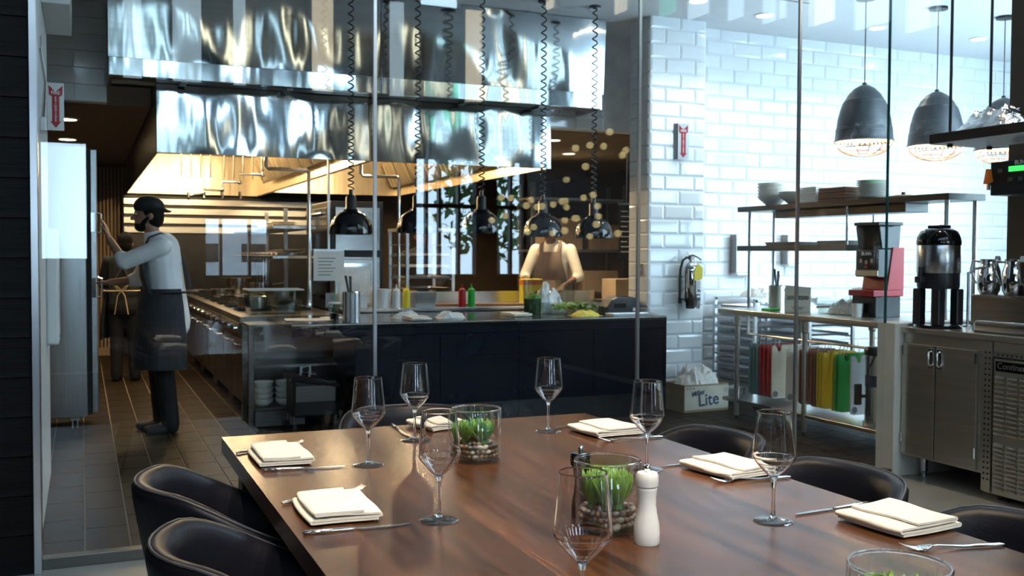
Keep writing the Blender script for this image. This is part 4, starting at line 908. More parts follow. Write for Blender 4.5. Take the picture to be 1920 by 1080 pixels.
# small kitchen ware
sq = MB().lathe([(0,0),(.032,0),(.034,.006),(.034,.15),(.028,.165),(.010,.175),(.004,.215),(0,.216)], 16).mesh('bottle', 45)
for k, (x, y, m, lb) in enumerate(((2.62,8.72,'white_plastic','white'),(2.72,8.74,'yellow_tag','yellow'),(3.25,8.70,'red_gloss','red'),(3.35,8.72,'board_green','green'))):
    me = sq.copy(); me.materials.append(M[m]); tag(link('squeeze_bottle', me, None, loc=(x, y, .88)), '%s squeeze bottle on the prep counter behind the pass' % lb, 'bottle', 'squeeze bottles on the prep counter')
for k in range(6):
    y = 9.7+k*.17
    t = thing('ladle', 'steel ladle hanging under the cook line shelf, %s from the pass' % ('first','second','third','fourth','fifth','sixth')[k], 'ladle', (1.66, y, 1.32), 0, 'ladles under the cook line shelf')
    MB().tube([(0,0,0),(-.01,0,-.01),(-.01,0,-.30)], .006, 6).build('handle', 'chrome', t); MB().lathe([(0,-.36),(.03,-.35),(.045,-.31),(.042,-.31),(.028,-.345),(0,-.354)], 14).build('bowl', 'chrome', t, smooth=60)
for k, (x, y) in enumerate(((1.55,9.72),(1.62,10.45),(1.40,10.95))):
    for j in range(3): tag(MB().lathe([(0,0),(.09,0),(.13,.015),(.127,.017),(.09,.005),(0,.005)], 22).build('dinner_plate', 'white_ceramic', smooth=50, loc=(1.83, 9.9+k*.45, 1.63+j*.017)), 'white plate on the upper cook line shelf, %s of the %s stack' % (('bottom','middle','top')[j], ('first','second','third')[k]), 'plate', 'plates above the cook line')
# ------------------------------------------------------------------ tiled wall end: switch, sign, extinguisher, carton
t = thing('light_switch', 'small steel light switch on the shaded side of the wall end', 'switch', (4.608, 7.75, 1.18)); MB().box(-.006, 0, -.035, .035, 0, .115).build('plate', 'alu', t, bevel=.002); MB().box(-.012, -.006, -.008, .008, .045, .07).build('toggle', 'white_plastic', t)
t = thing('fire_sign', 'silver wall sign with dark red arrow reading FIRE EXTINGUISHER above the extinguisher', 'sign', (4.885, 7.60, 2.225), R(-14)); fire_sign(t, .10, .32, True)
MB().prism([(0,-.003),(.0,.034),(-.035,.034)], 0, .32, 'xy').build('wedge_back', 'alu', t)
t = thing('fire_extinguisher', 'chrome kitchen fire extinguisher with yellow tag on the tiled wall end', 'fire extinguisher', (5.005, 7.545, .895))
MB().lathe([(0,0),(.076,0),(.080,.006),(.080,.335),(.074,.37),(.055,.40),(.028,.418),(.018,.425),(.018,.44),(0,.44)], 36).build('cylinder', 'chrome', t, smooth=50)
MB().lathe([(.0807,.10),(.0807,.24)], 36).build('label_band', 'black_gloss', t) if False else None
def curved(name, r, a0, a1, z0, z1, m, n=12, th=.0012):
    vs = []; fs = []
    for i in range(n+1):
        a = R(a0+(a1-a0)*i/n)
        for rr in (r, r+th):
            for z in (z0, z1): vs.append((rr*math.cos(a), rr*math.sin(a), z))
    for i in range(n):
        a = i*4; b = a+4; fs += [(a,a+1,b+1,b),(a+2,b+2,b+3,a+3),(a,b,b+2,a+2),(a+1,a+3,b+3,b+1)]
    fs += [(0,2,3,1), (n*4,n*4+1,n*4+3,n*4+2)]
    return MB().add(vs, fs).build(name, m, t, smooth=40)
curved('label_back', .0803, -100, 10, .085, .275, 'black_plastic'); lbp = curved('label_paper', .0817, -92, -8, .13, .255, 'paper')
for k in range(6): curved('print_line', .083, -88, -30-(k % 3)*12, .235-k*.016, .240-k*.016, 'ink_black', 6)
for a, z in ((-70,.15),(-45,.14)): curved('pictogram', .083, a-8, a+8, z, z+.02, 'ink_black', 4)
curved('emblem', .0832, -86, -64, .100, .118, 'ink_white', 6); curved('emblem', .0832, -54, -20, .104, .116, 'ink_white', 6)
curved('strap', .0805, -180, 180, .075, .085, 'rubber', 40, .004)
MB().prism([(-.02,.25),(.065,.265),(.07,.36),(.015,.405),(-.02,.33)], -.088, -.086, 'xz').build('yellow_tag', 'yellow_tag', t, loc=(-.006, .0, .0))
MB().box(-.022, .022, -.02, .02, .43, .465).build('valve', 'steel_dark', t, bevel=.005)
MB().tube([(-.03,0,.468),(.02,0,.475),(.07,0,.455),(.10,0,.435)], .006, 8).build('squeeze_lever', 'black_metal', t, smooth=60); MB().tube([(-.045,0,.49),(0,0,.487),(.05,0,.475)], .006, 8).build('carry_handle', 'chrome', t, smooth=60)
MB().tube([(-.02,0,.45),(-.05,-.0,.455),(-.09,0,.43),(-.115,0,.35),(-.12,0,.22),(-.12,0,.10),(-.118,0,.06)], .011, 10).build('hose', 'rubber', t, smooth=60); MB().cyl((-.118,0,.045), .016, .05, 12).build('nozzle', 'rubber', t)
MB().box(-.02, .02, .078, .105, .2, .3).build('wall_bracket', 'alu', t)
t = thing('drinks_carton', 'cardboard carton printed with blue lettering, stuffed with white bags', 'carton', (5.02, 7.47, 0), R(3))
for (a, b, c, d) in ((-.24,.24,-.15,-.144),(-.24,.24,.144,.15),(-.24,-.234,-.144,.144),(.234,.24,-.144,.144)): MB().box(a, b, c, d, 0, .24).build('side', 'cardboard' if c != -.15 or True else '', t)
MB().box(-.234, .234, -.144, .144, 0, .005).build('bottom', 'cardboard', t)
MB().box(-.236, .236, -.1515, -.150, .02, .225).build('printed_face', 'carton_pale', t)
text('Lite', .15, 'ink_blue', t, (.02, -.153, .10), (R(90), R(-4), 0), bold=.002); text('Miller', .062, 'ink_blue', t, (-.09, -.153, .165), (R(90), R(-10), 0), bold=.001)
for k in range(3): MB().box(-.22+k*.035, -.20+k*.035, -.153, -.1515, .205, .212).build('small_print', 'ink_blue', t)
text('12', .04, 'ink_blue', t, (.205, -.153, .18), (R(90), 0, 0))
cloth_heap('bundled_bags', 'crumpled white plastic bags heaped in the carton', 'bag', 5.02, 7.47, .16, .45, .27, .27, 'white_cloth', 23, n=34)
# ------------------------------------------------------------------ wall dispensers
for (x, z, w_, h, lb) in ((5.735,1.187,.19,.38,'steel towel dispenser on the tiled wall left of the shelf posts'),(6.32,1.27,.17,.30,'steel soap dispenser on the tiled wall behind the shelf posts')):
    t = thing('wall_dispenser', lb, 'dispenser', (x, 7.85, z), 0, 'dispensers on the tiled wall'); MB().box(-w_/2, w_/2, -.10, 0, .02, h).build('housing', 'white_plastic', t, bevel=.012, seg=3); MB().box(-w_/2-.002, -w_/2+.01, -.10, 0, .02, h).build('side_trim', 'steel_dark', t); MB().box(-w_/2, w_/2+.05, -.12, 0, 0, .02).build('drip_tray', 'steel', t, bevel=.003)
# ------------------------------------------------------------------ sheet pan rack
t = thing('sheet_pan_rack', 'aluminium sheet pan rack with many slides beside the steel table', 'rack', (5.98, 7.48, 0))
for x in (-.55, -.02, .05, .55):
    for y in (-.30, .30): MB().box(x-.014, x+.014, y-.014, y+.014, .12, .98).build('upright', 'alu', t)
for x in (-.55, -.02, .05, .55):
    for i in range(9): MB().box(x-.016, x+.016, -.29, .29, .20+i*.085, .215+i*.085).build('tray_slide', 'alu', t)
for y in (-.30, .30):
    for z in (.12, .96): MB().box(-.56, .56, y-.014, y+.014, z, z+.03).build('cross_rail', 'alu', t)
for x in (-.5, .5):
    for y in (-.28, .28): MB().cyl((x-.012,y,.06), .06, .024, 16, 'x').build('wheel', 'rubber', t)
for i in range(9):
    for k, x in enumerate((5.695, 6.28)):
        tag(tub(.46, .56, .02, .002, .97).build('sheet_pan', 'alu', loc=(x, 7.48, .2155+i*.085)), 'aluminium sheet pan in the %s bay of the low rack, level %s from the floor' % (('nearer','farther')[k], ('one','two','three','four','five','six','seven','eight','nine')[i]), 'sheet pan', 'sheet pans in the low rack')
cloth_heap('linen_pile', 'pile of white linens on top of the low sheet pan rack', 'linen', 5.72, 7.45, .99, .4, .4, .10, 'white_cloth', 31)
# ------------------------------------------------------------------ steel work table
SX, SZ = 5.0, .92
t = thing('steel_work_table', 'stainless steel work table with undershelf and hanging cutting boards', 'work table', (5.37, 6.15, 0))
MB().box(-.37, .37, -1.23, .98, SZ-.045, SZ).build('top', 'steel_warm', t, bevel=.006); MB().box(-.34, .34, -1.19, .94, .135, .165).build('undershelf', 'steel_warm', t, bevel=.004)
for y in (-1.15, -.10, .75):
    for x in (-.33, .33):
        l = MB().cyl((x, y, .03), .021, SZ-.075, 16).build('leg', 'steel_warm', t, smooth=60); MB().cyl((x, y, 0), .015, .03, 12).build('foot', 'black_plastic', l, smooth=60); MB().lathe([(.021,.78),(.03,.79),(.03,.875),(.021,.875)], 16, (x,y,0)).build('socket', 'steel_warm', l)
MB().tube([(-.20,-.85,.71),(-.20,.80,.71)], .010, 8).build('hanging_rail', 'alu', t); 
for y in (-.80, .78): MB().box(-.21, -.19, y-.01, y+.01, .71, SZ-.045).build('rail_bracket', 'alu', t)
bo = []
for m in ('board_teal','board_red','board_beige','board_brown','board_yellow','board_green','board_white'):
    W, Hh = .33, .43; rr = .03; pts = []
    def arc(cx, cy, r, a0, a1, n=5): return [(cx+r*math.cos(R(a0+(a1-a0)*i/n)), cy+r*math.sin(R(a0+(a1-a0)*i/n))) for i in range(n+1)]
    pts = arc(W-rr, rr, rr, -90, 0) + arc(W-rr, Hh-rr, rr, 0, 90) + [(.105,Hh),(.095,Hh-.008)] + arc(.072, Hh-.035, .020, 20, -200, 8) + [(.040,Hh-.012)] + arc(.022, Hh-.022, .020, 70, 180) + arc(rr, rr, rr, 180, 270)
    me = MB().prism(pts, -.0065, .0065, 'xz').mesh('board', 40); me.materials.append(M[m]); bo.append(me)
bys = [6.797,6.74,6.697,6.655,6.607,6.552,6.500,6.32,6.168,6.131,6.033,5.997,5.965,5.932,5.903,5.805,5.765,5.731,5.605]
bk = [0,0,0,1,1,1,2,2,3,3,3,3,4,4,4,4,5,5,6]
nm = ('teal','red','beige','brown','yellow','green','white'); cnt = [0]*7; tot = [bk.count(i) for i in range(7)]
ords = ('first','second','third','fourth')
for y, k in zip(bys, bk):
    cnt[k] += 1
    lb = 'white cutting board hanging beside the steel filter' if k == 6 else '%s cutting board under the steel table, %s %s one from its far end' % (nm[k], ords[cnt[k]-1], nm[k])
    b = thing('cutting_board', lb, 'cutting board', (5.085, y, .22), 0, 'cutting boards hanging under the steel table')
    link('board', bo[k], None, b)
    if k in (2, 6, 4):
        for cx, cz in ((.035,.035), (.295,.035), (.295,.395)):
            MB().lathe([(0,-.0072),(.026,-.0072),(.026,.0072),(0,.0072)], 16, (cx, 0, cz), 'y').build('corner_grip', 'board_grip' if k != 4 else 'board_yellow', b)
    MB().tube([(.072,0,.415),(.072,0,.455),(.085,0,.487),(.085,0,.475)], .003, 6).build('hook', 'alu', b)
t = thing('water_filter', 'steel cylinder water filter standing on the undershelf', 'filter', (5.16, 5.45, .165)); MB().lathe([(0,0),(.07,0),(.075,.01),(.075,.03),(.062,.035),(.062,.50),(0,.505)], 28).build('cylinder', 'steel', t, smooth=50); MB().lathe([(0,.505),(.07,.505),(.072,.54),(.06,.56),(0,.565)], 24).build('head', 'black_plastic', t, smooth=50)
MB().lathe([(.0622,.28),(.0625,.28),(.0625,.36),(.0622,.36)], 24).build('blue_label', 'ink_blue', t); MB().tube([(-.03,-.05,.52),(-.09,-.03,.40),(-.085,-.02,.2),(-.05,-.02,.06),(.0,-.076,.02)], .006, 8).build('hose', 'rubber', t, smooth=60)
MB().box(-.14, -.09, .02, .05, .15, .30).build('valve', 'black_plastic', t, bevel=.006); MB().box(-.10, -.05, .02, .05, .20, .22).build('valve_arm', 'black_plastic', t)
# over shelf
t = thing('over_shelf', 'two tier steel over-shelf standing on the work table', 'shelf', (5.47, 6.35, SZ))
for x in (-.13, .13):
    for y in (-1.35, .80): MB().cyl((x, y, 0), .017, .86, 14).build('post', 'steel', t, smooth=60)
MB().box(-.17, .17, -.44, .93, .49, .535).build('shelf', 'steel_black', t, bevel=.003); MB().box(-.17, .17, -1.40, .93, .83, .875).build('shelf', 'steel_black', t, bevel=.003)
for x in (-.13, .13): MB().cyl((x, -.40, .535), .010, .295, 12).build('hanger_rod', 'steel', t, smooth=60)
MB().box(-.10, .12, -.95, .50, .765, .83).build('heat_strip', 'steel_black', t, bevel=.004)
UZ = SZ + .875
bigb = MB().lathe([(0,0),(.045,0),(.06,.01),(.12,.06),(.135,.085),(.13,.085),(.115,.06),(.05,.014),(0,.012)], 28).mesh('bowl', 50); bigb.materials.append(M['white_ceramic'])
for j in range(5): tag(link('serving_bowl', bigb, None, loc=(5.45, 6.98, UZ+j*.027), rot=(0,0,j)), 'cream bowl stacked at the far end of the over-shelf, %s' % ('bottom one','second from below','third from below','fourth from below','topmost')[j], 'bowl', 'bowls on the over-shelf')
for j in range(2): tag(link('serving_bowl', bigb, None, loc=(5.45, 6.69, UZ+j*.02)), 'cream bowl in the low stack on the over-shelf, %s' % ('lower one','upper one')[j], 'bowl', 'bowls on the over-shelf')
sqp = MB().box(-.10, .10, -.10, .10, 0, .012).mesh('plate'); sqp.materials.append(M['white_ceramic'])
nums = ('bottom','second','third','fourth','fifth','sixth','seventh','eighth','ninth')
for j in range(9): tag(link('square_plate', sqp, None, loc=(5.45, 6.42, UZ+j*.0145), bevel=.004), 'square cream plate, %s from below in its stack on the over-shelf' % nums[j], 'plate', 'square plates on the over-shelf')
wt = MB().box(-.11, .11, -.15, .15, 0, .02).mesh('tray'); wt.materials.append(M['wood_tray'])
for j in range(5): tag(link('wooden_tray', wt, None, loc=(5.45, 6.13, UZ+j*.0215), bevel=.004), 'brown wooden tray, %s from below in its stack on the over-shelf' % nums[j], 'tray', 'wooden trays on the over-shelf')
rp = MB().lathe([(0,0),(.08,0),(.127,.014),(.130,.018),(.125,.018),(.09,.006),(0,.006)], 32).mesh('plate', 50); rp.materials.append(M['white_ceramic'])
for j in range(9): tag(link('round_plate', rp, None, loc=(5.47, 5.81, UZ+j*.0155)), 'round cream plate, %s from below in its stack on the over-shelf' % nums[j], 'plate', 'round plates on the over-shelf')
t = thing('pan_lid', 'flat dark lid at the near end of the over-shelf', 'lid', (5.47, 5.52, UZ)); MB().lathe([(0,0),(.12,0),(.12,.008),(.05,.02),(0,.022)], 24).build('lid', 'wood_tray', t, smooth=50); MB().cyl((0,0,.02), .015, .02, 12).build('knob', 'black_plastic', t)
t = thing('sheet_tray', 'dark baking tray on the lower tier of the over-shelf', 'tray', (5.47, 6.72, SZ+.535)); tub(.26, .45, .03, .003, .94).build('tray', 'steel_dark', t, bevel=.003)
t = thing('sheet_tray', 'shallow steel pan at the near end of the lower tier', 'tray', (5.47, 6.12, SZ+.535)); tub(.26, .34, .035, .003, .94).build('tray', 'steel_dark', t, bevel=.003)
# on the work table
canister(5.36, 6.79, SZ, .072, .20, 'steel canister with spoons and a spatula on the work table', 3, 'steel_warm', 8)
t = thing('supply_carton', 'pale open carton printed 30550200 on the work table', 'carton', (5.27, 6.42, SZ), R(-40)); MB().box(-.10, .10, -.075, .075, 0, .17).build('box', 'carton_pale', t, bevel=.002); MB().prism([(-.11,.17),(-.085,.215),(.10,.20),(.10,.17)], -.074, -.071, 'xz').build('flap', 'carton_pale', t)
MB().prism([(-.10,.17),(-.06,.20),(.10,.19),(.10,.17)], .071, .074, 'xz').build('flap', 'carton_pale', t)
text('30550200', .042, 'ink_black', t, (0, -.0764, .115), (R(90), 0, 0), bold=.0014)
for k in range(3): MB().box(-.05+.01*k, .05-.01*k, -.0762, -.0752, .04-k*.010, .044-k*.010).build('small_print', 'ink_black', t)
t = thing('clear_bin', 'clear plastic bin holding crumpled bags on the work table', 'container', (5.42, 6.03, SZ)); tub(.30, .36, .13, .003, .92).build('tub', 'plastic_clear', t, bevel=.005)
bb = cloth_heap('bag_contents', None, None, 0, 0, .004, .24, .30, .12, 'plastic_bag', 41); bb.parent = t; bb.matrix_parent_inverse = Matrix()
t = thing('tap', 'thin chrome swan tap behind the clear bin', 'tap', (5.63, 6.22, SZ)); MB().tube([(0,0,0),(0,0,.17),(0,-.03,.19),(0,-.26,.21),(0,-.30,.205),(0,-.31,.17)], .009, 10).build('spout', 'chrome', t, smooth=60); MB().cyl((0,0,0), .02, .04, 14).build('base', 'chrome', t); MB().tube([(0,0,.05),(-.05,-.08,.08)], .006, 8).build('lever', 'chrome', t)
tag(MB().box(-.05, .05, -.06, .06, 0, .02).build('green_lid', 'board_green', loc=(5.16, 6.62, SZ), bevel=.006), 'small green plastic lid on the work table', 'lid')
t = thing('steel_pan', 'steel insert pan behind the canister on the work table', 'pan', (5.58, 6.80, SZ)); tub(.18, .30, .10, .003, .9).build('pan', 'steel', t, bevel=.005)
t = thing('napkin_stand', 'black stand box beneath the red coffee grinder', 'stand', (5.42, 5.72, SZ)); MB().box(-.12, .12, -.12, .12, 0, .155).build('box', 'black_metal', t, bevel=.006); MB().box(-.121, -.12, -.09, .09, .03, .12).build('recess', 'black_gloss', t)
tag(MB().lathe([(0,0),(.035,0),(.042,.10),(.039,.10),(.033,.004),(0,.004)], 20).build('white_cup', 'white_ceramic', smooth=40, loc=(5.24, 5.72, SZ)), 'small white cup in front of the black stand box', 'cup')
t = thing('coffee_grinder', 'red and black coffee grinder with control panel', 'coffee grinder', (5.42, 5.72, SZ+.155), 0)
MB().box(-.15, .14, -.13, .13, 0, .045).build('base', 'red_gloss', t, bevel=.006)
MB().prism([(-.02,.045),(.14,.045),(.14,.36),(.03,.36)], -.13, .13, 'xz').build('body', 'red_gloss', t, bevel=.004)
MB().box(-.10, .10, -.12, .11, .14, .345).build('control_head', 'black_plastic', t, bevel=.006)
MB().box(-.103, -.10, -.10, .09, .20, .33).build('panel', 'black_gloss', t); MB().box(-.103, -.10, -.12, .11, .15, .19).build('steel_strip', 'steel_warm', t)
text('BUNN', .035, 'ink_white', t, (-.1045, -.005, .312), (R(90), 0, R(-90)), bold=.0006)
for y, z in ((-.06,.26),(-.005,.25),(.05,.26)): MB().box(-.106, -.103, y-.012, y+.012, z-.014, z+.014).build('button', 'steel', t)
MB().box(-.106, -.103, -.02, .01, .205, .225).build('red_button', 'red_gloss', t)
MB().prism([(-.07,.345),(.10,.345),(.12,.52),(-.10,.52)], -.12, .12, 'xz').build('hopper', 'black_gloss', t, bevel=.01); MB().box(-.11, .13, -.125, .125, .52, .545).build('hopper_lid', 'black_plastic', t, bevel=.006)
# ------------------------------------------------------------------ cage pendants
sh = MB().lathe([(.018,.60),(.05,.592),(.11,.565),(.17,.515),(.205,.465),(.212,.462),(.214,.452),(.222,.45),(.25,.385),(.275,.305),(.287,.235),(.292,.232),(.290,.222),(.295,.219),(.293,.209),(.302,.14),(.315,.12),(.308,.118),(.295,.14),(.28,.235),(.25,.36),(.20,.45),(.11,.545),(0,.575)], 48).mesh('shade', 40); sh.materials.append(M['pendant'])
inn = MB().lathe([(.3065,.121),(.292,.145),(.277,.235),(.247,.355),(.197,.443),(.11,.537),(.03,.562)], 40).mesh('inner_lining', 50); inn.materials.append(M['pendant_in'])
for (x, lb) in ((5.895,'black bell pendant with copper cage, first from the glass joint'),(6.685,'black bell pendant with copper cage, second along the row'),(7.47,'black bell pendant with copper cage, half hidden behind the foil shelf')):
    t = thing('cage_pendant', lb, 'pendant lamp', (x, 6.39, 2.19), 0, 'black cage pendants')
    t.scale = (.76, .76, .97); link('shade', sh, None, t); link('inner_lining', inn, None, t)
    ZC = (CH-2.19)/.97
    MB().tube([(0,0,.59),(0,0,ZC)], .006, 8).build('cord', 'black_plastic', t); MB().lathe([(0,ZC),(.10,ZC),(.10,ZC-.022),(0,ZC-.03)], 24).build('canopy', 'black_metal', t); MB().lathe([(0,.585),(.022,.585),(.022,.615),(0,.62)], 14).build('cap', 'black_metal', t)
    for k in range(6):
        a = PI*k/6; MB().tube([(.297*math.cos(a)*math.cos(q), .297*math.sin(a)*math.cos(q), .12-.125*math.sin(q)) for q in [PI*i/14 for i in range(15)]], .0042, 6).build('cage_wire', 'copper', t)
    for r_, z in ((.265,.068),(.20,.035),(.12,.012)): MB().tube([(r_*math.cos(2*PI*i/28), r_*math.sin(2*PI*i/28), z) for i in range(28)], .0038, 6, closed=True).build('cage_ring', 'copper', t)
    MB().ell((0,0,.24), (.055,.055,.075), 16, 10).build('lamp_bulb', 'bulb', t, smooth=80); MB().cyl((0,0,.30), .025, .27, 12).build('lamp_holder', 'black_plastic', t)
    l = bpy.data.lights.new('lamp_glow', 'POINT'); l.energy = 5; l.color = (1., .8, .52); l.shadow_soft_size = .06
    o = bpy.data.objects.new('lamp_glow', l); COL.objects.link(o); o.parent = t; o.location = (0, 0, .13)
# ------------------------------------------------------------------ coffee station
CT = .935
t = thing('coffee_worktop', 'steel worktop of the coffee station along the right edge', 'worktop', (5.04, 3.45, .90)); MB().box(-.39, .41, -1.25, 1.245, 0, .035).build('top', 'steel_warm', t, bevel=.004); MB().box(.39, .41, -1.25, 1.245, .035, .16).build('upstand', 'steel_warm', t)
t = thing('undercounter_cabinet', 'two door stainless cabinet under the coffee worktop', 'cabinet', (5.03, 4.395, 0))
MB().box(-.35, .36, -.30, .30, .14, .90).build('body', 'steel_warm', t, bevel=.003)
for y0, y1, hy, hg in ((.04,.295,.065,.29),(-.265,.03,.0,-.262)):
    d = MB().box(-.37, -.35, y0, y1, .15, .835).build('door', 'steel_warm', t, bevel=.003)
    h = MB().box(-.373, -.37, hy-.02, hy+.02, .70, .82).build('pull_plate', 'chrome', d, bevel=.001); MB().tube([(-.372,hy,.715),(-.392,hy,.725),(-.392,hy,.795),(-.372,hy,.805)], .006, 8).build('pull', 'chrome', d, smooth=60)
    for z in (.76, .22): MB().cyl((-.374, hg, z), .007, .06, 10).build('hinge', 'chrome', d)
for x in (-.22, .30):
    for y in (-.26, .25): MB().lathe([(0,0),(.018,0),(.018,.03),(.024,.035),(.024,.14),(0,.14)], 14, (x,y,0)).build('leg', 'steel', t, smooth=40)
t = thing('undercounter_refrigerator', 'louvred undercounter refrigerator at the right edge under the worktop', 'refrigerator', (5.03, 3.50, 0))
MB().box(-.35, .36, -.55, .585, .04, .90).build('body', 'steel_warm', t); MB().box(-.37, -.35, .525, .585, .05, .895).build('perforated_strip', 'steel_warm', t)
hm = MB().lathe([(0,-.0008),(.0068,-.0008),(.0068,.0),(0,.0)], 10, (0,0,0), 'x').mesh('hole'); hm.materials.append(M['black_plastic'])
for i in range(24):
    for k in range(2): link('hole', hm, None, t, loc=(-.3702, .542+k*.026, .12+i*.031))
MB().box(-.365, -.35, .0, .515, .05, .80).build('louvre_panel', 'steel_warm', t, bevel=.003); MB().box(-.37, -.35, .0, .515, .84, .895).build('top_rail', 'steel_warm', t); MB().box(-.372, -.35, .0, .515, .805, .815).build('ledge', 'chrome', t)
for i in range(15):
    for k in range(2): link('hole', hm, None, t, loc=(-.3655, .49-i*.03, .822+k*.012 if False else .825+k*.0))
MB().box(-.372, -.365, .02, .50, .735, .79).build('name_plate', 'black_gloss', t); text('Continental', .050, 'alu', t, (-.3725, .49, .765), (R(90), 0, R(-90)), align='LEFT')
lm = MB().prism([(0,0),(-.012,.002),(-.014,.007),(0,.018)], -.034, .034, 'xz').mesh('louver'); lm.materials.append(M['steel_warm'])
for c_ in range(6):
    for i in range(13): link('louver', lm, None, t, loc=(-.365, .47-c_*.083, .695-i*.0262))
    for i in range(11): link('louver', lm, None, t, loc=(-.365, .47-c_*.083, .315-i*.0242))
for y in (-.5, .5): MB().box(-.3, .3, y-.03, y+.03, 0, .04).build('plinth', 'rubber', t)
# coffee urn
t = thing('tray', 'round black tray under the coffee urn', 'tray', (4.80, 4.55, CT)); MB().lathe([(0,0),(.135,0),(.142,.012),(.137,.012),(.13,.004),(0,.004)], 36).build('tray', 'black_gloss', t, smooth=40)
t = thing('coffee_urn', 'steel and black coffee urn on a black stand', 'coffee urn', (4.80, 4.55, CT+.0045))
MB().lathe([(0,0),(.12,0),(.125,.012),(0,.02)], 32).build('stand_base', 'black_plastic', t, smooth=40)
for x, y in ((-.075,.075),(.075,.075),(-.075,-.075),(.075,-.075),(.0,.0)): MB().box(x-.028, x+.028, y-.028, y+.028, .015, .235).build('stand_column', 'black_plastic', t, bevel=.008)
MB().lathe([(0,.235),(.118,.235),(.122,.25),(.122,.33),(0,.33)], 36).build('lower_collar', 'black_plastic', t, smooth=40)
MB().lathe([(0,.33),(.124,.33),(.126,.335),(.126,.495),(.124,.50),(0,.50)], 40).build('body', 'steel', t, smooth=40)
MB().lathe([(0,.50),(.128,.50),(.130,.52),(.124,.55),(.105,.585),(.075,.60),(0,.605)], 36).build('lid', 'black_gloss', t, smooth=50); MB().box(-.05, .05, -.05, .05, .60, .622).build('lid_grip', 'black_gloss', t, bevel=.01)
MB().box(-.165, -.118, -.02, .03, .27, .31).build('tap_body', 'black_plastic', t, bevel=.006); MB().box(-.15, -.125, -.005, .015, .31, .37).build('tap_lever', 'black_plastic', t, bevel=.004)
t = thing('riser_box', 'grey metal riser box carrying the steel pitchers', 'riser', (5.31, 4.35, CT)); MB().box(-.09, .075, -.42, .33, 0, .195).build('box', 'steel_dark', t, bevel=.004); MB().box(-.091, -.09, -.42, .33, .18, .19).build('edge', 'steel', t)
for k, (y, lb) in enumerate(((4.615,'steel water pitcher nearest the coffee urn'),(4.43,'steel water pitcher in the middle of the riser box'),(4.27,'steel water pitcher at the right edge of the picture'))):
    t = thing('water_pitcher', lb, 'pitcher', (5.30, y, CT+.195), 0, 'steel pitchers on the riser')
    MB().lathe([(0,0),(.052,0),(.066,.03),(.072,.09),(.066,.15),(.052,.195),(.056,.225),(.053,.225),(.048,.195),(.062,.15),(0,.02)], 28).build('body', 'chrome', t, smooth=60)
    MB().tube([(-.01,.050,.205),(-.03,.10,.215),(-.03,.115,.16),(-.02,.09,.08),(0,.066,.05)], .008, 8).build('handle', 'chrome', t, smooth=60); MB().prism([(-.018,.20),(.018,.20),(.0,.245)], -.08, -.045, 'xz').build('spout', 'chrome', t)
t = thing('drip_tray', 'low steel drip tray with chrome rail on the coffee worktop', 'drip tray', (4.82, 3.86, CT)); MB().box(-.12, .12, -.5, .33, 0, .015).build('tray', 'steel_dark', t, bevel=.003); MB().tube([(-.12,.33,.01),(-.12,.33,.055),(-.12,.31,.065),(-.12,-.5,.065)], .007, 8).build('rail', 'chrome', t, smooth=60)
t = thing('steel_post_stand', 'slim steel post stand between urn and pitchers', 'stand', (5.05, 4.55, CT)); MB().cyl((0,0,0), .04, .01, 18).build('base', 'chrome', t); MB().cyl((0,0,.01), .009, .33, 10).build('post', 'steel', t, smooth=60); MB().tube([(0,0,.33),(.02,-.03,.36),(.06,-.08,.37)], .008, 8).build('arm', 'chrome', t)
t = thing('coffee_brewer', 'black coffee brewer with green display and orange tap', 'coffee brewer', (5.28, 3.95, CT))
MB().box(.02, .12, -.45, .0, .0, .97).build('column', 'steel', t) if False else MB().box(-.05, .12, -.62, -.15, 0, 1.0).build('column', 'steel_warm', t, bevel=.006)
MB().box(-.28, .12, -.62, .41, .80, 1.0).build('head', 'black_plastic', t, bevel=.006)
MB().prism([(-.28+.02,.80),(.05,.80),(.0,.66),(-.2,.66)], -.35, .12, 'xz').build('brew_funnel', 'black_plastic', t, bevel=.01)
MB().box(-.283, -.28, .14, .28, .935, .965).build('display', 'green_lcd', t); text('BUNN', .035, 'ink_white', t, (-.2835, .19, .983), (R(90), 0, R(-90)), bold=.0006)
for y, z in ((.34,.945),(.08,.955),(.08,.905),(.20,.89),(.27,.89)): MB().box(-.284, -.28, y-.015, y+.015, z-.012, z+.012).build('button', 'steel_dark', t)
MB().prism([(-.36,.865),(-.30,.88),(-.32,.955),(-.34,.955)], .37, .39, 'xz').build('tap_handle', 'orange_handle', t); MB().cyl((-.33,.38,.83), .012, .04, 10).build('tap_spout', 'chrome', t); MB().tube([(-.28,.38,.87),(-.33,.38,.87)], .010, 8).build('tap_stem', 'chrome', t)
MB().box(-.12, -.03, -.20, .20, .27, .37).build('warmer', 'steel_warm', t, bevel=.015) if False else None
# hanging shelf with foil
t = thing('hanging_shelf', 'dark wooden shelf hung on black rods above the coffee station', 'shelf', (5.12, 4.1, 2.08))
MB().box(-.20, .25, -1.2, .66, 0, .06).build('board', 'wood_dark', t, bevel=.003); MB().box(-.195, .245, -1.19, .655, -.006, 0).build('underside', 'white_wall', t)
for x in (-.14, .20):
    for y in (-1.0, .55): MB().cyl((x, y, -.02), .009, 6.8-2.08+.02, 10).build('rod', 'black_metal', t); MB().cyl((x, y, -.028), .018, .02, 12).build('rod_nut', 'black_metal', t)
for k, (y, sx, sy, sz, sd, lb) in enumerate(((4.42,.36,.5,.14,51,'crumpled silver foil at the open end of the hanging shelf'),(3.95,.36,.44,.22,57,'crumpled silver foil at the right edge of the hanging shelf'))): cloth_heap('foil_wrap', lb, 'foil', 5.14, y, 2.14, sx, sy, sz, 'foil', sd, n=22)
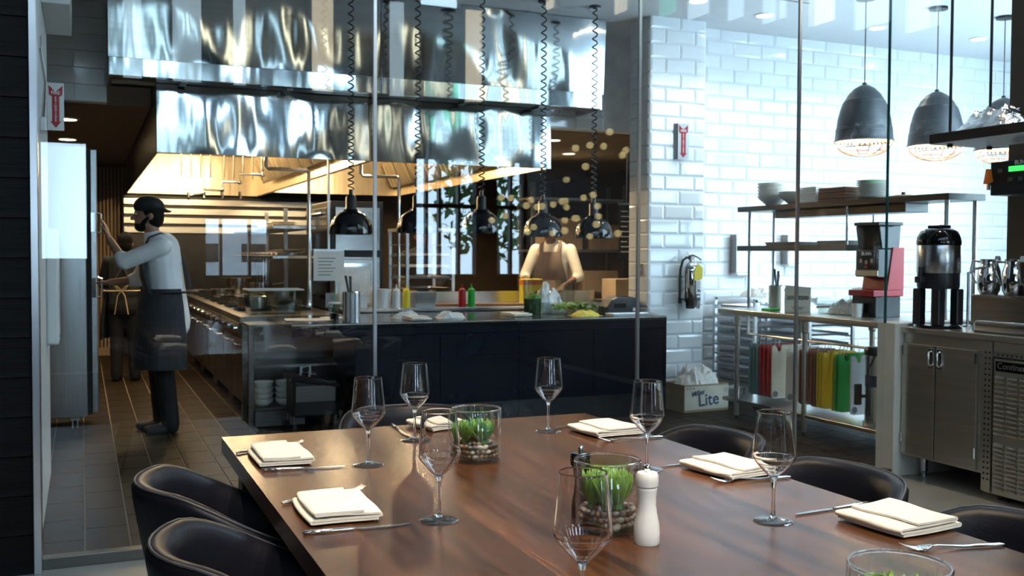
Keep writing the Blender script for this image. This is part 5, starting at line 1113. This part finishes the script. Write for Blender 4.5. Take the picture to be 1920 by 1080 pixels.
# ------------------------------------------------------------------ people
def limb(p0, p1, r0, r1, side=(0,1,0), n=14, cap=4):
    """closed tapered capsule; r = (across side, across other)"""
    p0 = Vector(p0); p1 = Vector(p1); ax = (p1-p0); L_ = ax.length; ax.normalize(); s_ = Vector(side); s_ = (s_-ax*s_.dot(ax)).normalized(); u = ax.cross(s_)
    if not isinstance(r0, tuple): r0 = (r0, r0)
    if not isinstance(r1, tuple): r1 = (r1, r1)
    rings = []
    for i in range(cap+1): a = PI/2*i/cap; rings.append((p0-ax*min(r0)*math.cos(a), r0[0]*math.sin(a), r0[1]*math.sin(a)))
    for i in range(cap+1): a = PI/2*i/cap; rings.append((p1+ax*min(r1)*math.sin(a), r1[0]*math.cos(a), r1[1]*math.cos(a)))
    vs = []; fs = []
    for c, a, b in rings:
        for k in range(n): t = 2*PI*k/n; vs.append(c + s_*max(a, 1e-4)*math.cos(t) + u*max(b, 1e-4)*math.sin(t))
    for i in range(len(rings)-1):
        for k in range(n): fs.append((i*n+k, i*n+(k+1) % n, i*n+n+(k+1) % n, i*n+n+k))
    fs.append(tuple(range(n))[::-1]); fs.append(tuple(range((len(rings)-1)*n, len(rings)*n)))
    return vs, fs
def blob(name, shapes, m, parent, voxel=.012, it=4):
    b = MB()
    for s_ in shapes: b.add(*s_)
    me = b.mesh(name); o = bpy.data.objects.new(name, me); COL.objects.link(o)
    r_ = o.modifiers.new('r', 'REMESH'); r_.mode = 'VOXEL'; r_.voxel_size = voxel
    q = o.modifiers.new('s', 'SMOOTH'); q.iterations = it; q.factor = .5
    bpy.context.view_layer.update()
    me2 = bpy.data.meshes.new_from_object(o.evaluated_get(bpy.context.evaluated_depsgraph_get())); me2.name = name
    bpy.data.objects.remove(o)
    me2.polygons.foreach_set('use_smooth', [True]*len(me2.polygons)); me2.materials.clear()
    return link(name, me2, m, parent)
def hand_shapes(w_, dirv, side, up, curl=.35):
    """palm and five fingers from wrist point w_ along dirv"""
    w_ = Vector(w_); d = Vector(dirv).normalized(); s_ = Vector(side).normalized(); u = Vector(up).normalized(); sh = []
    sh.append(limb(w_, w_+d*.085, (.030,.017), (.040,.015), s_))
    for k, (off, ln) in enumerate(((-.030,.066),(-.010,.076),(.010,.072),(.029,.056))):
        b0 = w_+d*.085+s_*off; b1 = b0+d*ln*.5+u*curl*.012; b2 = b1+d*ln*.42+u*curl*.035
        sh += [limb(b0, b1, .0095, .0088), limb(b1, b2, .0088, .0072)]
    t0 = w_+d*.03-s_*.03; t1 = t0-s_*.022+d*.03+u*.006; t2 = t1-s_*.008+d*.03+u*.012
    sh += [limb(t0, t1, .013, .011), limb(t1, t2, .011, .008)]
    return sh
def person(label, loc, rz, P, look):
    """local frame: faces -x, its left is -y"""
    t = thing('person', label, 'person', loc, rz, 'kitchen staff')
    hx, hz = P.get('hx', -.065), P.get('hz', 1.655); V = P.get('voxel', .011)
    sk = [ell_mesh((hx+.01,0,hz+.02), (.098,.077,.108), 18, 12), ell_mesh((hx-.035,0,hz-.055), (.055,.055,.06), 14, 10), limb((hx+.02,0,hz-.06), (P['nk'],0,1.46), .052, .06),
          limb((hx-.088,0,hz+.0), (hx-.108,0,hz-.028), .010, .015), ell_mesh((hx-.085,0,hz-.068), (.014,.024,.008)), ell_mesh((hx-.080,0,hz+.022), (.015,.045,.010)),
          ell_mesh((hx+.02,-.078,hz-.01), (.02,.012,.03)), ell_mesh((hx+.02,.078,hz-.01), (.02,.012,.03)),
          limb((.03,0,1.42), (.06,0,1.0), (.15,.095), (.14,.10)), limb((.03,-.17,1.42), (.03,.17,1.42), .06, .06), limb((.06,0,1.0), (.06,0,.92), (.15,.11), (.15,.11))]
    for sd in (-1, 1):
        s_, e, w_ = P['armL' if sd < 0 else 'armR']
        sk += [limb(s_, e, .046, .038), limb(e, w_, .038, .027)]
        d = Vector(w_)-Vector(e); hd_ = P.get('handL' if sd < 0 else 'handR', tuple(d.normalized()))
        sk += hand_shapes(w_, hd_, P.get('hs', (0, sd, .2)), P.get('hu', (-1, 0, 0)))
        hip, kn, an = P['legL' if sd < 0 else 'legR']
        sk += [limb(hip, kn, .082, .056), limb(kn, an, .054, .036), limb(an, (an[0]-.12, an[1], .036), .030, .016)]
    body = blob('body', sk, look['skin'], t, voxel=P.get('vb', .0075), it=2)
    for sd in (-1, 1): MB().ell((hx-.082, sd*.03, hz+.006), (.008,.013,.007), 10, 6).build('eye', 'ink_white', t, smooth=80); MB().ell((hx-.089, sd*.03, hz+.006), (.003,.006,.006), 8, 6).build('pupil', 'ink_black', t, smooth=80)
    # hair / cap / beard
    if look.get('hair', True): blob('hair', [ell_mesh((hx+.025,0,hz+.035), (.098,.088,.108), 18, 12), ell_mesh((hx+.05,0,hz-.02), (.072,.082,.085), 16, 10)], 'hair', t, .009, 2)
    if look.get('beard'): blob('beard', [ell_mesh((hx-.045,0,hz-.085), (.05,.056,.045), 14, 10), limb((hx-.03,-.055,hz-.06), (hx+.01,-.072,hz-.01), .018, .012), limb((hx-.03,.055,hz-.06), (hx+.01,.072,hz-.01), .018, .012)], 'hair', t, .008, 2)
    if look.get('cap'):
        b = look['cap']; blob('cap', [ell_mesh((hx+.012,0,hz+.065), (.112,.090,.082), 20, 12), limb((hx+b*.09,-.045,hz+.045), (hx+b*.09,.045,hz+.045), (.012,.05), (.012,.05), (0,0,1)), limb((hx+b*.14,-.035,hz+.03), (hx+b*.14,.035,hz+.03), (.01,.035), (.01,.035), (0,0,1))], look.get('cap_m', 'cloth_black'), t, .009, 2)
    # shirt with sleeves
    sh = [limb((.035,0,1.40), (.065,0,1.12), (.185,.135), (.175,.14)), limb((.065,0,1.12), (.085,0,P.get('hem', .86)), (.175,.14), (.195,.16)), limb((.03,-.175,1.425), (.03,.175,1.425), .075, .075), limb((P['nk'],0,1.44), (P['nk']-.01,0,1.505), .075, .062)]
    for k in ('armL', 'armR'):
        s_, e, w_ = P[k]; q = Vector(e).lerp(Vector(w_), P.get('cuff', .18)); sh += [limb(s_, e, .068, .060), limb(e, q, .060, .056)]
    blob('shirt', sh, look['shirt'], t, V, 5)
    pn = [limb((.06,-.07,.95), (.06,.07,.95), .13, .13)]
    for k in ('legL', 'legR'): hip, kn, an = P[k]; pn += [limb(hip, kn, .105, .078), limb(kn, (an[0]+.01, an[1], .07), .078, .068)]
    blob('trousers', pn, 'cloth_black', t, .014, 4)
    for k in ('legL', 'legR'):
        an = P[k][2]; blob('shoe', [limb((an[0]+.03,an[1],.042), (an[0]-.15,an[1],.036), (.050,.042), (.054,.036)), limb((an[0]+.02,an[1],.05), (an[0]+.02,an[1],.10), .05, .048)], 'rubber', t, .01, 3)
    # apron: wrap round front and sides, bib, neck strap, tie
    if look.get('apron'):
        am = look['apron']; vs = []; fs = []; n = 30; rows = ((P.get('az', .50),.235,.27),(.75,.225,.255),(.98,.19,.225),(1.10,.165,.205))
        for z, rx, ry in rows:
            for th in (0, .010):
                for i in range(n+1):
                    a = R(180-125+250*i/n); w2 = .010*math.sin(i*1.3+z*6)*(1.2-z); vs.append((.06+(rx+th+w2)*math.cos(a), (ry+th+w2)*math.sin(a), z))
        s2 = n+1
        for r_ in range(len(rows)-1):
            for th in (0, 1):
                for i in range(n): a = (r_*2+th)*s2+i; fs.append((a, a+1, a+1+2*s2, a+2*s2))
            for i in (0, n): a = r_*2*s2+i; fs.append((a, a+s2, a+3*s2, a+2*s2))
        for r_ in (0, len(rows)-1):
            for i in range(n): a = r_*2*s2+i; fs.append((a, a+1, a+1+s2, a+s2))
        MB().add(vs, fs).build('apron', am, t, smooth=60)
        vs = []; fs = []
        for j, (z, hw, x) in enumerate(((1.06,.19,-.085),(1.2,.165,-.118),(1.33,.13,-.125),(1.40,.11,-.108))):
            for i in range(9): y = -hw+2*hw*i/8; vs.append((x+.5*y*y*1.6-.006, y, z)); 
            for i in range(9): y = -hw+2*hw*i/8; vs.append((x+.5*y*y*1.6+.012, y, z))
        for j in range(3):
            for i in range(8): a = j*18+i; fs.append((a, a+1, a+19, a+18)); fs.append((a+9, a+27, a+28, a+10))
            for i in (0, 8): a = j*18+i; fs.append((a, a+18, a+27, a+9))
        for j in (0, 3):
            for i in range(8): a = j*18+i; fs.append((a, a+1, a+10, a+9))
        MB().add(vs, fs).build('apron_bib', am, t, smooth=60)
        for sd in (-1, 1):
            MB().tube([(-.10,sd*.10,1.40),(-.06,sd*.105,1.485),(.02,sd*.085,1.515),(.10,sd*.06,1.49),(.155,sd*.02,1.40),(.205,-sd*.06,1.25),(.235,-sd*.10,1.10)], .02, 8, sy=.35).build('apron_strap', look.get('strap', am), t, smooth=60)
        MB().tube([(.06+.232*math.cos(R(a)), .235*math.sin(R(a)), 1.075) for a in range(-100, 101, 10)], .016, 8, sy=.5).build('apron_tie', look.get('tie', am), t, smooth=60)
        if look.get('bow'):
            for sd in (-1, 1): MB().tube([(.295,0,1.08),(.31,sd*.04,1.02),(.30,sd*.06,.90),(.305,sd*.075,.80)], .011, 8, sy=.4).build('apron_string', look['bow'], t, smooth=60)
            MB().tube([(.295,0,1.08),(.315,.05,1.13),(.30,.09,1.16),(.30,.04,1.09),(.30,-.04,1.09),(.30,-.09,1.16),(.315,-.05,1.13),(.295,0,1.08)], .010, 8, sy=.4).build('apron_bow', look['bow'], t, smooth=60)
    return t
LEGS = dict(legL=((.06,-.085,.93), (.04,-.095,.50), (.075,-.09,.09)), legR=((.06,.085,.93), (.01,.10,.50), (.03,.11,.09)))
person('person in white shirt, black cap and dark apron reaching for the refrigerator', (.52, 8.02, 0), 0,
   dict(nk=-.02, hem=.84, armL=((.03,-.18,1.42), (-.235,-.12,1.30), (-.335,.0,1.47)), armR=((.02,.18,1.42), (-.12,.26,1.16), (-.33,.20,1.14)), handL=(-.22,.28,.93), hs=(.25,.9,-.2), hu=(-.8,.2,0), **LEGS),
   dict(skin='skin', shirt='coat_white', apron='apron_grey', cap=1, beard=True))
person('person in black with tan apron strings, turned away farther down the aisle', (.42, 11.45, 0), R(-100),
   dict(nk=-.02, hem=.9, hx=-.07, hz=1.63, cuff=.9, vb=.010, armL=((.03,-.18,1.42), (-.06,-.26,1.16), (-.26,-.20,1.10)), armR=((.02,.18,1.42), (-.06,.26,1.16), (-.26,.20,1.10)), **LEGS),
   dict(skin='skin', shirt='cloth_black', apron='cloth_black', tie='strap_tan', bow='strap_tan', strap='cloth_black')).scale = (.9, .9, .9)
person('person in cream chef coat and brown apron working behind the pass', (4.62, 9.62, 0), R(48),
   dict(nk=-.03, hem=.9, hx=-.10, hz=1.635, cuff=.12, vb=.009, armL=((.03,-.19,1.42), (-.02,-.30,1.14), (-.25,-.18,1.03)), armR=((.02,.19,1.42), (-.02,.30,1.14), (-.25,.20,1.06)), hs=(0,1,0), hu=(0,0,-1), **LEGS),
   dict(skin='skin_dark', shirt='coat_cream', apron='apron_brown', strap='apron_brown', cap=-1, cap_m='cloth_black'))
person('person in dark cap and dark shirt standing behind the tray rack', (3.52, 10.75, 0), R(75),
   dict(nk=-.02, hem=.9, cuff=.9, vb=.011, armL=((.03,-.18,1.42), (-.02,-.27,1.14), (-.25,-.16,1.05)), armR=((.02,.18,1.42), (-.02,.27,1.14), (-.25,.16,1.05)), **LEGS),
   dict(skin='skin_dark', shirt='cloth_black', apron=None, cap=-1, cap_m='ink_blue')).scale = (.98, .98, .95)
# pens in the sleeve pocket of the cream coat
t = thing('pen_set', 'dark pens in the sleeve pocket of the cream chef coat', 'pens', (4.81, 9.545, 1.27), R(-20)); 
for k in range(3): MB().tube([(k*.014-.014,0,0),(k*.014-.02,0,.075)], .006, 8).build('pen', 'black_plastic', t)
# ------------------------------------------------------------------ dining room light cluster (mirrored in the glass) and street outside
ch = thing('light_cluster', 'cluster of small warm globe bulbs hanging in the dining room', 'chandelier', (3.95, 1.6, 6.8))
rc = random.Random(4)
for k in range(38):
    x = rc.uniform(-.55, .35); y = rc.uniform(-.7, .7); z = rc.uniform(1.55, 2.45)-6.8
    w2 = MB().tube([(0,0,z),(0,0,0)], .002, 5).build('wire', 'black_plastic', ch, loc=(x, y, 0)); MB().ell((0,0,z-.02), (.03,.03,.03), 12, 8).build('globe', 'bulb_small', w2, smooth=80)
struct('ground', MB().box(-40, 50, -60, -3.3, -.2, -.1), 'asphalt')
def tree(x, y, h, label, seed):
    rnd = random.Random(seed); t = thing('street_tree', label, 'tree', (x, y, -.1), 0, 'street trees outside')
    MB().tube([(0,0,0),(.05,0,h*.3),(-.03,.05,h*.6),(.02,0,h*.8)], .1, 8, rad=[.11,.09,.06,.03]).build('trunk', 'bark', t, smooth=60)
    cr = MB()
    for k in range(900):
        a = rnd.uniform(0, 6.28); u = rnd.uniform(-1, 1); r = rnd.uniform(.3, 1)**.5; c = Vector((math.cos(a)*math.sqrt(1-u*u)*r*h*.26, math.sin(a)*math.sqrt(1-u*u)*r*h*.26, h*.64+u*r*h*.34))
        d1 = Vector((rnd.uniform(-1,1), rnd.uniform(-1,1), rnd.uniform(-1,1))).normalized()*.11; d2 = Vector((rnd.uniform(-1,1), rnd.uniform(-1,1), rnd.uniform(-1,1))).normalized()*.06
        cr.add([c-d1, c+d2, c+d1, c-d2], [(0,1,2,3)])
    tag(cr.build('foliage', 'tree_leaf', t), kind='stuff')
tree(6.4, -6.2, 4.2, 'young street tree outside the right window', 1); tree(9.2, -8.5, 4.6, 'leafy street tree beyond the young one outside', 2)
t = thing('white_van', 'white van parked in the street outside', 'van', (3.2, -11, -.1))
MB().prism([(-1.9,.35),(1.9,.35),(1.9,1.0),(1.3,1.15),(.9,1.85),(-1.9,1.9)], -.9, .9, 'xz').build('body', 'van_white', t, bevel=.06, seg=3)
for x in (-1.2, 1.2):
    for y in (-.85, .75): MB().cyl((x, y, .35), .35, .12, 20, 'y').build('wheel', 'rubber', t)
for x in (-1.3, -.4): MB().box(x, x+.5, .895, .905, 1.3, 1.65).build('window', 'van_glass', t)
